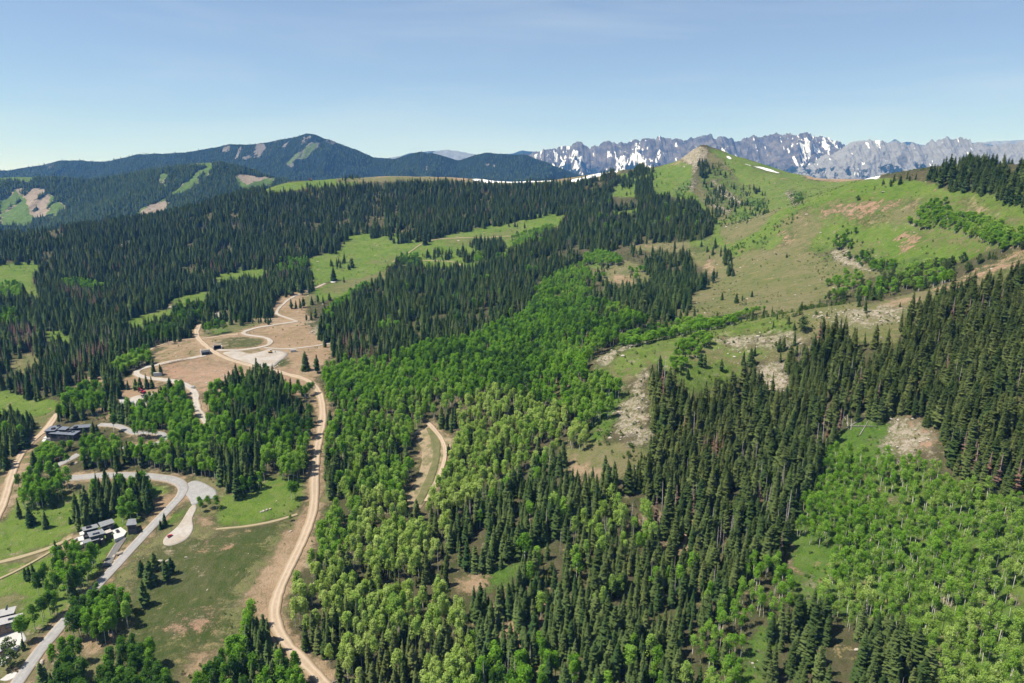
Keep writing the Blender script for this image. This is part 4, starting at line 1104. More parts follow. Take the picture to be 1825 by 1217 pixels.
 ('slope', {'spruce': .955, 'snag': .03, 'red_snag': .015}, 5.3, (11.5, 17), .75, [(1160,680),(1170,655),(1195,675),(1232,712),(1282,695),(1320,675),(1345,660),(1350,690),(1385,708),(1407,705),(1410,675),(1402,645),(1460,607),(1465,580),(1502,595),(1552,605),(1600,617),(1625,605),(1605,580),(1615,558),(1650,537),(1690,522),(1750,508),(1800,490),(1840,470),(1900,450),(1900,890),(1825,875),(1780,872),(1720,850),(1692,820),(1690,785),(1684,770),(1640,738),(1605,730),(1550,752),(1500,770),(1470,800),(1450,850),(1430,900),(1400,960),(1390,1005),(1330,1020),(1300,1065),(1215,1005),(1150,1010),(1190,950),(1160,870),(1110,865),(1150,820),(1165,780)]),
 ('slope', {}, 9, (1, 1), 0, [(1578,752),(1605,730),(1640,738),(1684,770),(1684,800),(1640,815),(1600,820),(1575,805)]), ('slope', {'shrub': .6, 'spruce': .4}, 15, (2, 9), .3, [(1500,772),(1548,754),(1580,752),(1575,790),(1480,795)]),
 ('slope', {'spruce': .6, 'red_snag': .25, 'snag': .15}, 5.2, (13, 18), .6, [(1685,800),(1720,800),(1790,830),(1780,870),(1720,852)]),
 ('slope', {'spruce': .85, 'red_snag': .07, 'snag': .08}, 5.6, (14, 19), .5, [(1170,660),(1232,712),(1240,780),(1180,780),(1165,720)]), ('slope', {'spruce': .78, 'snag': .17, 'red_snag': .05}, 6.4, (13, 18), .5, [(1150,880),(1250,870),(1280,930),(1230,990),(1150,990),(1180,950)]),
 ('slope', {'spruce': .86, 'snag': .14}, 5.5, (14, 18), .5, [(1405,850),(1450,840),(1440,880),(1400,930)]),
 # open aspens at the bottom, trunks in view
 ('open_aspens', {'tall_aspen': .96, 'spruce': .03, 'snag': .01}, 3.6, (7.5, 12), .50, [(1450,850),(1478,800),(1580,812),(1605,820),(1640,818),(1690,855),(1780,880),(1825,885),(1900,900),(1900,1230),(1665,1230),(1645,1165),(1560,1112),(1500,1108),(1440,1085),(1470,1050),(1480,970),(1420,950),(1430,900)]),
 ('open_aspens', {'tall_aspen': .97, 'snag': .03}, 4.6, (8, 12.5), .75, [(1440,1085),(1475,1040),(1520,1030),(1560,1060),(1560,1112),(1500,1108)]), ('open_aspens', {'tall_aspen': .96, 'snag': .04}, 4.0, (8, 12.5), .60, [(1700,1000),(1825,960),(1900,960),(1900,1230),(1680,1230),(1660,1120)]),
 ('open_aspens', {'tall_aspen': .9, 'spruce': .1}, 4.2, (9, 13), .42, [(1300,1065),(1325,1020),(1360,1000),(1402,1010),(1420,1060),(1380,1115),(1330,1130),(1320,1230),(1205,1230),(1230,1150),(1270,1110)]),
 ('open_aspens', {'spruce': .93, 'snag': .07}, 5.0, (13, 18), .7, [(1365,1135),(1400,1105),(1440,1090),(1475,1110),(1480,1230),(1370,1230)]), ('open_aspens', {'spruce': .85, 'snag': .15}, 5.2, (13, 18), .65, [(1520,1125),(1560,1108),(1610,1120),(1650,1165),(1668,1230),(1500,1230)]),
 ('open_aspens', {}, 9, (1, 1), 0, [(1402,975),(1430,955),(1478,965),(1470,1040),(1430,1080),(1410,1040)]),
 # woods round the houses
 ('village', {'aspen': .62, 'spruce': .38}, 5.0, (11, 15), .12, [(362,740),(372,705),(392,690),(430,675),(480,672),(500,680),(545,695),(560,740),(556,800),(545,845),(500,850),(470,852),(440,880),(400,862),(372,842),(385,790),(372,760)]),
 ('village', {'spruce': .9, 'aspen': .1}, 4.8, (13, 17), .05, [(395,680),(460,665),(490,668),(525,690),(500,720),(430,705)]), ('village', {'spruce': .8, 'aspen': .2}, 4.8, (12, 17), .08, [(365,790),(400,785),(470,800),(470,850),(420,880),(400,862),(370,840)]),
 ('village', {'aspen': .95, 'spruce': .05}, 4.6, (10, 14), .16, [(228,748),(240,728),(300,702),(326,692),(342,722),(345,745),(335,760),(300,772),(285,772),(230,772)]), ('village', {'aspen': .75, 'spruce': .25}, 4.8, (10, 14), .14, [(305,765),(345,748),(370,768),(385,800),(370,845),(330,838),(300,838),(296,800),(302,785)]),
 ('village', {'aspen': .8, 'spruce': .2}, 4.8, (10, 14), .15, [(102,738),(125,705),(160,690),(180,690),(188,722),(178,742),(150,752),(110,755)]), ('village', {'spruce': 1}, 5.5, (12, 16), .05, [(185,665),(215,660),(218,700),(205,720),(192,725),(185,700)]), ('village', {'spruce': .9, 'aspen': .1}, 4.8, (12, 16), .05, [(198,722),(215,718),(236,732),(236,755),(200,760)]),
 ('village', {'aspen': .85, 'spruce': .15}, 5, (8, 12), .18, [(200,655),(225,635),(265,622),(268,640),(235,655),(205,668)]), ('village', {'spruce': .65, 'aspen': .35}, 5.2, (10, 15), .03, [(250,607),(275,580),(300,575),(312,548),(330,540),(362,545),(362,572),(345,588),(345,592),(300,605),(270,612)]),
 ('village', {'spruce': .9, 'aspen': .1}, 8, (9, 14), .05, [(405,560),(440,560),(485,560),(488,575),(440,580),(410,575)]),
 ('village', {'spruce': .95, 'aspen': .05}, 4.8, (12, 16), .05, [(0,742),(30,745),(60,745),(65,785),(40,800),(22,822),(0,835)]),
 ('village', {'aspen': .92, 'spruce': .08}, 4.8, (6.5, 9), .10, [(66,803),(80,790),(128,782),(130,800),(115,825),(80,830),(68,820)]), ('village', {'aspen': .9, 'spruce': .1}, 4.7, (10, 14), .10, [(28,870),(60,845),(95,835),(120,848),(126,880),(100,893),(40,893)]),
 ('village', {'aspen': .75, 'spruce': .25}, 5, (10, 14), .14, [(132,795),(160,782),(220,795),(226,812),(200,832),(150,835),(140,820)]), ('village', {'spruce': .65, 'aspen': .35}, 5.4, (11, 15), .1, [(145,845),(180,830),(262,832),(270,880),(262,905),(225,905),(180,930),(140,935),(132,905),(165,890)]),
 ('village', {'aspen': .7, 'spruce': .3}, 4.8, (10, 14), .08, [(226,806),(262,800),(300,800),(300,836),(240,842),(180,842),(150,838),(190,834)]), ('village', {'aspen': .9, 'spruce': .1}, 4.4, (11, 15), .05, [(24,876),(55,848),(95,838),(118,850),(128,880),(100,895),(40,897)]),
 ('village', {}, 9, (1, 1), 0, [(118,842),(345,838),(350,862),(290,862),(118,856)]),
 ('village', {'spruce': .95, 'aspen': .05}, 4.6, (12, 16), .05, [(134,912),(150,888),(172,895),(178,925),(150,940),(136,938)]), ('village', {'spruce': .95, 'aspen': .05}, 4.6, (12, 16), .05, [(178,905),(200,880),(262,872),(272,890),(262,905),(228,920),(205,925),(190,935)]),
 ('village', {'aspen': .93, 'spruce': .07}, 4.6, (11, 15), .1, [(40,1062),(60,1025),(105,992),(140,975),(182,982),(182,1005),(160,1030),(140,1065),(90,1110),(52,1108)]), ('village', {'aspen': .95, 'spruce': .05}, 4.4, (11, 14), .10, [(124,1112),(142,1080),(200,1058),(230,1078),(226,1108),(180,1135),(132,1130)]),
 ('village', {'aspen': .85, 'spruce': .15}, 4.4, (11, 15), .10, [(92,1175),(110,1160),(142,1165),(156,1230),(90,1230)]), ('village', {'aspen': .93, 'spruce': .07}, 4.4, (11, 15), .10, [(172,1230),(200,1180),(240,1160),(285,1165),(302,1230)]), ('village', {'spruce': .85, 'aspen': .15}, 4.6, (11, 15), .05, [(70,1230),(76,1195),(95,1180),(105,1230)]),
 ('village', {'aspen': .5, 'spruce': .48, 'snag': .02}, 4.6, (11, 15), .18, [(350,1230),(388,1190),(418,1155),(430,1110),(452,1098),(472,1130),(498,1165),(525,1195),(550,1230)]),
 ('village', {'shrub': 1}, 7, (1.2, 3), .1, [(165,745),(195,738),(195,765),(165,762)]), ('village', {'shrub': .7, 'spruce': .3}, 7, (1.5, 5), .1, [(172,768),(220,762),(225,790),(180,785)]), ('village', {'shrub': .6, 'spruce': .4}, 9, (1, 4), .1, [(150,735),(185,728),(195,745),(150,752)]),
 ('village', {'shrub': 1}, 12, (.8, 2), .1, [(300,1217),(330,1150),(420,1110),(440,1130),(390,1180),(345,1217)]),
]

PAL = {'asphalt': ((.27, .26, .255), (.33, .32, .31)), 'dark_asphalt': ((.13, .125, .125), (.17, .165, .16)), 'gravel': ((.33, .295, .26), (.40, .365, .33)),
       'dirt': ((.33, .25, .175), (.40, .315, .235)), 'trail': ((.26, .215, .13), (.30, .25, .16)), 'concrete': ((.40, .385, .365), (.48, .465, .44)), 'rough_grass': ((.115, .115, .052), (.15, .14, .07)), 'bare_earth': ((.255, .195, .125), (.30, .235, .155))}
RMAT = {}
for k, (c0, c1) in PAL.items():
    m = mat(k)
    b = NB(m)
    n = b.noise(.5, 4, .65)
    n2 = b.noise(3.0, 3, .6)
    col = b.mix(b.ramp(n, .3, .7), c0, c1)
    col = b.mix(b.ramp(n2, .5, .75, 0, .5), col, tuple(x * .72 for x in c0))
    ac = b.attr('across')
    if k in ('rough_grass', 'bare_earth'):
        col = b.mix(b.ramp(b.noise(.22, 5, .65), .42, .62, 0, .75), col, (.085, .10, .035))
        col = b.mix(b.ramp(n2, .5, .72, 0, .5), col, (.19, .15, .09))
    elif k in ('dirt', 'trail', 'gravel'):
        rut = b.math('ABSOLUTE', b.math('SUBTRACT', b.math('ABSOLUTE', ac), .45))
        big_ = b.noise(.09, 4, .6)
        col = b.mix(b.ramp(big_, .40, .65, 0, .45), col, (.27, .21, .14))
        col = b.mix(b.math('MULTIPLY', b.ramp(rut, .30, .05), .5 if k != 'gravel' else .25), col, tuple(min(1, x * 1.22) for x in c1))
        ed = b.ramp(b.math('ADD', b.math('ABSOLUTE', ac), b.math('MULTIPLY', b.math('SUBTRACT', n, .5), .8)), .52, 1.0)
        col = b.mix(b.math('MULTIPLY', ed, .9), col, b.mix(b.ramp(n2, .35, .65), (.235, .180, .115), (.285, .215, .140)) if k != 'trail' else (.17, .15, .07))
    elif 'asphalt' in k:
        crack = b.noise(.9, 5, .7, dist=1.5)
        col = b.mix(b.ramp(b.math('ABSOLUTE', b.math('SUBTRACT', crack, .5)), .02, .0, 0, .5), col, (.10, .10, .10))
        lane = b.math('ABSOLUTE', b.math('SUBTRACT', b.math('ABSOLUTE', ac), .45))
        col = b.mix(b.math('MULTIPLY', b.ramp(lane, .22, .04), .35), col, tuple(x * .78 for x in c0))
        col = b.mix(b.ramp(b.noise(.13, 4, .6), .5, .62, 0, .4), col, tuple(x * .85 for x in c0))
        ed = b.ramp(b.math('ADD', b.math('ABSOLUTE', ac), b.math('MULTIPLY', b.math('SUBTRACT', n, .5), .45)), .74, .95)
        col = b.mix(b.math('MULTIPLY', ed, .85), col, (.33, .27, .20))
    b.diffuse(col, .95, b.bump(n2, .4, .1), spec=.05)
    RMAT[k] = m

def strip(name, width, key, line, lift):
    q = line
    t = np.gradient(q, axis=0)
    t /= np.linalg.norm(t, axis=1, keepdims=True) + 1e-9
    nrm = np.stack([-t[:, 1], t[:, 0]], 1)
    cr = np.array([-1.06, -1, -.6, -.2, .2, .6, 1, 1.06])
    wv = width / 2 * (1 + .38 * fbm(q[:, 0] / 9, q[:, 1] / 9, 4, 61, .6))
    if key in ('asphalt', 'dark_asphalt'):
        wv = width / 2 * (1 + .03 * fbm(q[:, 0] / 6, q[:, 1] / 6, 3, 61))
    XY = q[:, None] + nrm[:, None] * cr[None, :, None] * wv[:, None, None]
    Zc = ground(XY[..., 0], XY[..., 1])
    mid = Zc[:, 1:-1].mean(1, keepdims=True)
    Zs = np.maximum(Zc, mid * .5 + Zc * .5) + lift
    Zs[:, 0] = Zc[:, 0] - .6
    Zs[:, -1] = Zc[:, -1] - .6
    me = new_mesh(name, np.concatenate([XY, Zs[..., None]], 2).reshape(-1, 3), grid_faces(len(q), len(cr)), RMAT[key], smooth=True)
    add_attr(me, 'across', np.broadcast_to(cr, (len(q), len(cr))).astype(np.float32))
    tag(put(name, me), kind='structure')
    for x, y in q[::2]:
        take(x, y, width / 2 + 2.2)

def resample(poly, step):
    p = np.concatenate([poly, poly[:1]])
    d = np.concatenate([[0], np.cumsum(np.hypot(*np.diff(p, axis=0).T))])
    s = np.linspace(0, d[-1], max(12, int(d[-1] / step)), endpoint=False)
    return np.stack([np.interp(s, d, p[:, 0]), np.interp(s, d, p[:, 1])], 1)

def pad(name, key, poly, lift):
    p = resample(np.array([spot(u, min(v, 1216))[:2] for u, v in poly]), 1.5)
    if key != 'concrete':
        p = (np.roll(p, 1, 0) + 2 * p + np.roll(p, -1, 0)) / 4
        p = (np.roll(p, 1, 0) + 2 * p + np.roll(p, -1, 0)) / 4
    c = p.mean(0)
    rings = [p + (p - c) / (np.linalg.norm(p - c, axis=1, keepdims=True)) * .1, p] + [c + (p - c) * k for k in (.85, .65, .45, .25, .08)]
    V, n = [], len(p)
    for i, r in enumerate(rings):
        z = ground(r[:, 0], r[:, 1]) + (lift if i else -.6)
        V.append(np.column_stack([r, z]))
    V.append(np.array([[c[0], c[1], float(ground(c[0], c[1])) + lift]]))
    F = []
    for i in range(len(rings) - 1):
        for k in range(n):
            j = (k + 1) % n
            F.append((i * n + k, i * n + j, (i + 1) * n + j, (i + 1) * n + k))
    o = (len(rings) - 1) * n
    for k in range(n):
        F.append((o + k, o + (k + 1) % n, len(rings) * n))
    tag(put(name, new_mesh(name, np.concatenate(V), F, RMAT[key], smooth=True)), kind='structure')
    for x, y in p:
        take(x, y, 3)
    for k in np.linspace(0, 1, 8):
        for x, y in c + (p - c) * k:
            take(x, y, 2.5)
for i, (nm, wd, key, line) in enumerate(ROADS):
    strip(nm, wd, key, LINES[i], .26 + .012 * i)
for i, (nm, key, poly) in enumerate(PADS):
    pad(nm, key, poly, .20 + .008 * i)
for u, v, r in [(88,770,13),(115,768,14),(140,766,12),(158,764,8),(160,960,10),(185,948,10),(205,945,9),(225,938,8),(175,965,9),(10,1105,16),(25,1112,12),(0,1180,9),(255,708,12),(228,715,9),(235,695,9),(270,702,10),(365,630,8),(388,624,7)]:
    x, y, z = spot(u, v)
    take(x, y, r)

# ------------------------------------------------------------------ planting
cell = 3.05
gx, gy = np.meshgrid(np.arange(-1480, 1480, cell), np.arange(165, 1640, cell))
px = (gx + rng.uniform(-.45, .45, gx.shape) * cell).ravel()
py = (gy + rng.uniform(-.45, .45, gy.shape) * cell).ravel()
k = np.abs(px) < py * 1.2 + 10
px, py = px[k], py[k]
pz = ground(px, py)
uu, vv = project(px, py, pz + 4.5)
vv = vv + np.clip(np.maximum(-uu, uu - 1825) - 15, 0, 900) * .55 * fbm(px / 120, py / 120, 4, 221)
inframe = (uu > -20) & (uu < 1845) & (vv < 1250)
uc_, vc_ = np.clip(uu, 1, 1823), np.clip(vv, 200, 1216)
own = np.full(px.shape, -1)
for i, g in enumerate(GROW):
    own[inside(g[5], np.where(uu > 1823, uu, uc_), np.where(vv > 1216, np.minimum(vv, 1228), vc_))] = i
own[~seen(px, py, pz + 7, .001)] = -1
ii, jj = np.clip((px - MX0).astype(int), 0, 1599), np.clip((py - MY0).astype(int), 0, 1599)
own[TAKEN[jj, ii] & (np.abs(px) < 799) & (py < 1699)] = -1
DENSER = {'slope': .60, 'centre': .63, 'open_aspens': .76, 'pale': .80, 'gully': .84, 'village': .72, 'belt': .9, 'dome': .8, 'spur': .85}
sp = np.array([g[2] * (DENSER.get(g[0], 1) if g[2] < 8 else 1) for g in GROW] + [1])
pr = (cell / sp[own]) ** 2
clump = fbm(px / 26, py / 26, 3, 91)
pr = np.where(pr < .21, pr * np.clip(1 + clump * 2.2, .1, 2.4), pr * np.clip(1.02 + clump * 1.0, .12, 1.2))
nearby = py < 620
gap = np.where(nearby, fbm(px / 8, py / 11, 2, 98) > .47, fbm(px / 24, py / 30, 3, 97) > .36) & (sp[own] < 6)
pr = np.where(gap, pr * .10, pr)
k = (own >= 0) & (rng.random(px.shape) < pr)
px, py, pz, own = px[k], py[k], pz[k], own[k]
n = len(px)
kind = np.zeros(n, int)
hh, tint = np.zeros(n), np.zeros(n)
for i, (st, mixd, s_, (h0, h1), tn, _p) in enumerate(GROW):
    q = np.nonzero(own == i)[0]
    if len(q) == 0 or not mixd:
        kind[q] = -1
        continue
    names, pp = list(mixd), np.array(list(mixd.values()), float)
    # kinds grow in patches rather than evenly mixed
    pat = np.clip(.5 + .9 * fbm(px[q] / 21, py[q] / 21, 3, 111 + i % 7) + rng.normal(0, .22, len(q)), 0, .9999)
    pat = np.argsort(np.argsort(pat)) / max(1, len(q))
    kk = np.searchsorted(np.cumsum(pp / pp.sum()), pat, side='right')
    kind[q] = [KN.index(names[min(z, len(names) - 1)]) for z in kk]
    hh[q] = h0 + (h1 - h0) * rng.random(len(q)) ** .8
    tn = tn + (.23 if st != 'village' and tn < .2 and any(k in mixd for k in ('aspen',)) and mixd.get('aspen', 0) >= .5 else 0)
    tint[q] = np.clip(tn + rng.normal(0, .10, len(q)) + .4 * fbm(px[q] / 55, py[q] / 55, 3, 131), 0, 1)
k = kind >= 0
px, py, pz, own, kind, hh, tint = (a[k] for a in (px, py, pz, own, kind, hh, tint))
isC = kind == KN.index('spruce')
hh = np.where(kind == KN.index('shrub'), np.minimum(hh, 1.5 + 2.2 * rng.random(len(hh))), hh)
hh = np.where(kind == KN.index('pine'), np.minimum(hh, 9), hh)
hh *= np.where(isC, rng.choice([1, 1, .9, .78, .62, .45, 1.15], len(hh)), rng.uniform(.85, 1.1, len(hh)))
tint = np.where(isC & (tint < .5), np.clip(tint, 0, .45), tint)
stand = np.array([GROW[i][0] for i in own])
rotz = rng.uniform(0, 6.283, len(px))
wide = np.where(isC, np.where(py < 620, rng.uniform(.76, 1.18, len(px)), rng.uniform(.88, 1.38, len(px))), rng.uniform(.85, 1.2, len(px)) * np.where((kind == KN.index('aspen')) & (hh < 9.5), 2.0, 1))
lean = rng.normal(0, .025, (len(px), 2))
uu, vv = project(px, py, pz + hh * .5)
size = hh / np.hypot(px, py)
vis = (uu > 5) & (uu < 1820) & (vv > 0) & (vv < 1210) & seen(px, py, pz + hh * .4)
print('trees', len(px), {k: int((kind == i).sum()) for i, k in enumerate(KN)})

SHOWN = {'spruce': ('spruce_tree', 'spruce', ['spruce']), 'aspen': ('aspen_tree', 'aspen', ['aspen', 'tall_aspen']), 'dead': ('dead_tree', 'dead tree', ['snag', 'red_snag']),
         'shrub': ('shrub', 'shrub', ['shrub']), 'pine': ('pine_tree', 'pine', ['pine'])}
PLACE = {'ridge': 'forest on the long ridge beyond the meadow', 'ridge_top': 'grassy top of the long ridge', 'meadow': 'pale green meadow below the long ridge', 'belt': 'dark belt between meadow and aspen gully',
 'bowl': 'grassy bowl under the rocky peak', 'dome': 'round grassy hill beside the bowl', 'spur': 'stony green spur above the big spruce slope', 'gully': 'lush green aspen gully', 'pale': 'pale aspen woods beside the dirt track',
 'centre': 'dark woods between pale aspens and spruce slope', 'slope': 'great spruce slope below the stony spur', 'open_aspens': 'open aspen stand with white trunks showing', 'village': 'woods around the flat-roofed houses'}
LOOK = {'spruce': 'dark conical spruce in the ', 'aspen': 'leafy green aspen in the ', 'tall_aspen': 'slender white-stemmed aspen in the ', 'snag': 'bare grey dead tree in the ', 'red_snag': 'rust brown dead spruce in the ',
 'shrub': 'low round shrub in the ', 'pine': 'broad dark bushy pine on the '}

def plant(kd, var, x, y, z, h, rz, wd, ln, tn, label, group):
    """one tree as a thing of its own: trunk and crown under an Empty at its foot; meshes shared"""
    nm, cat, _ = next(v for v in SHOWN.values() if kd in v[2])
    ct, tt, jt = KINDS[kd][var % len(KINDS[kd])]
    e = bpy.data.objects.new(nm, None)
    COL.objects.link(e)
    e.empty_display_size = 1
    e.location = (x, y, z)
    e.rotation_euler = (ln[0], ln[1], rz)
    e.scale = (h * wd, h * wd, h)
    tag(e, label, cat, group)
    put('trunk', tt, e)
    if ct is not None:
        c = put('crown', ct, e)
        c['tint'] = float(tn)
    return e

solo = np.zeros(len(px), bool)
for key, (nm, cat, kinds) in SHOWN.items():
    q = np.nonzero(np.isin(kind, [KN.index(k) for k in kinds]) & vis)[0]
    q = q[np.argsort(-size[q])][:300 - {'spruce': 40, 'aspen': 12}.get(key, 0)]
    solo[q] = True
    for i in q:
        kd = KN[kind[i]]
        lab = LOOK[kd] + PLACE[stand[i]]
        plant(kd, int(rng.integers(0, 60)), px[i], py[i], pz[i], hh[i], rotz[i], wide[i], lean[i], tint[i], lab, lab.split(' in the ')[0].split(' on the ')[0] + 's of the ' + PLACE[stand[i]])

# the rest of each kind, too many to count: one scattered object per kind
def scatter(name, meshes, x, y, z, h, rz, wd, ln, tn, label, cat):
    n = len(x)
    if n == 0:
        return
    me = bpy.data.meshes.new(name)
    me.vertices.add(n)
    me.vertices.foreach_set('co', np.stack([x, y, z], 1).astype(np.float32).ravel())
    add_attr(me, 'size', np.stack([h * wd, h * wd, h], 1).astype(np.float32), 'FLOAT_VECTOR')
    add_attr(me, 'turn', np.stack([ln[:, 0], ln[:, 1], rz], 1).astype(np.float32), 'FLOAT_VECTOR')
    add_attr(me, 'tint', tn.astype(np.float32))
    add_attr(me, 'pick', rng.integers(0, len(meshes), n).astype(np.int32), 'INT')
    o = put(name, me)
    tag(o, label, cat, kind='stuff')
    t = bpy.data.node_groups.new(name, 'GeometryNodeTree')
    t.interface.new_socket('Geometry', in_out='INPUT', socket_type='NodeSocketGeometry')
    t.interface.new_socket('Geometry', in_out='OUTPUT', socket_type='NodeSocketGeometry')
    N = t.nodes.new
    L = t.links.new
    gi, go = N('NodeGroupInput'), N('NodeGroupOutput')
    jn = N('GeometryNodeJoinGeometry')
    for i, msh in enumerate(meshes):
        src = bpy.data.objects.new(name + '_source', msh)
        oi = N('GeometryNodeObjectInfo')
        oi.inputs['Object'].default_value = src
        oi.inputs['As Instance'].default_value = False
        gt = N('GeometryNodeGeometryToInstance')
        L(oi.outputs['Geometry'], gt.inputs[0])
        L(gt.outputs[0], jn.inputs[0])
    ip = N('GeometryNodeInstanceOnPoints')
    def na(nm, typ):
        a = N('GeometryNodeInputNamedAttribute')
        a.data_type = typ
        a.inputs['Name'].default_value = nm
        return a.outputs['Attribute']
    L(gi.outputs[0], ip.inputs['Points'])
    L(jn.outputs[0], ip.inputs['Instance'])
    ip.inputs['Pick Instance'].default_value = True
    L(na('pick', 'INT'), ip.inputs['Instance Index'])
    er = N('FunctionNodeEulerToRotation')
    L(na('turn', 'FLOAT_VECTOR'), er.inputs[0])
    L(er.outputs[0], ip.inputs['Rotation'])
    L(na('size', 'FLOAT_VECTOR'), ip.inputs['Scale'])
    L(ip.outputs[0], go.inputs[0])
    md = o.modifiers.new('scatter', 'NODES')
    md.node_group = t
    return o

STUFF = {'spruce': ('spruce_forest', 'dense forest of dark conical spruces', 'forest'), 'aspen': ('aspen_woods', 'leafy green woods of rounded aspens', 'forest'), 'tall_aspen': ('open_aspen_woods', 'open aspen woods with pale upright trunks', 'forest'),
         'snag': ('dead_wood', 'bare grey dead trees standing among the spruces', 'forest'), 'red_snag': ('dead_forest', 'rust brown dead spruces standing among green ones', 'forest'), 'shrub': ('shrubbery', 'low green shrubs on the open slopes', 'shrubs'), 'pine': ('pine_woods', 'broad dark pines on the slopes', 'forest')}
for i, kd in enumerate(KN):
    nm, lab, cat = STUFF[kd]
    q = (kind == i) & ~solo
    far = q & (py > 760) if kd == 'spruce' else q & False
    near = q & ~far
    if kd == 'spruce':
        idx = np.nonzero(q)[0]
        scatter(nm, [v[2] for v in KINDS[kd]], px[idx], py[idx], pz[idx], hh[idx], rotz[idx], wide[idx], lean[idx], tint[idx], lab, cat)
    else:
        idx = np.nonzero(near)[0]
        scatter(nm, [v[2] for v in KINDS[kd]], px[idx], py[idx], pz[idx], hh[idx], rotz[idx], wide[idx], lean[idx], tint[idx], lab, cat)

# woods on the far hills
def far_woods(name, surf, bare, step, h0, h1, label, lo=.45):
    X, Y, Z, B = (*surf[:3], bare)
    xs, ys = [], []
    nr, nc = X.shape
    w_ = (X[0, -1] - X[0, 0])
    N_ = int(w_ * 1100 / step ** 2)
    r_, c_ = rng.random(N_) * (nr * 4 / 5 - 2), rng.random(N_) * (nc - 2)
    i, j = r_.astype(int), c_.astype(int)
    fr, fc = r_ - i, c_ - j
    def lerp(A):
        return (A[i, j] * (1 - fc) + A[i, j + 1] * fc) * (1 - fr) + (A[i + 1, j] * (1 - fc) + A[i + 1, j + 1] * fc) * fr
    x, y, z, bb = lerp(X), lerp(Y), lerp(Z), lerp(B)
    u, v = project(x, y, z)
    k = (bb + .25 * fbm(x / 60, y / 60, 3, 7) < lo) & (u > -60) & (u < 1880) & (v < 470)
    k &= seen(x, np.minimum(y, 1990), (z + 12) * np.minimum(y, 1990) / y, .001)
    x, y, z = x[k], y[k], z[k]
    n = len(x)
    print(name, n)
    h = rng.uniform(h0, h1, n)
    scatter(name, [v[2] for v in FAR_SPRUCE], x, y, z - .5, h, rng.uniform(0, 6.28, n), rng.uniform(.9, 1.25, n), rng.normal(0, .02, (n, 2)), rng.uniform(0, .3, n), label, 'forest')
far_woods('hill_forest', HILL, HILL[3], 9.0, 13, 20, 'dark blue-green spruce forest covering the hill across the valley')
far_woods('mountain_forest', MOUNT, MOUNT[3], 13.5, 14, 22, 'blue-hazed spruce forest on the mountain with the bare summit')

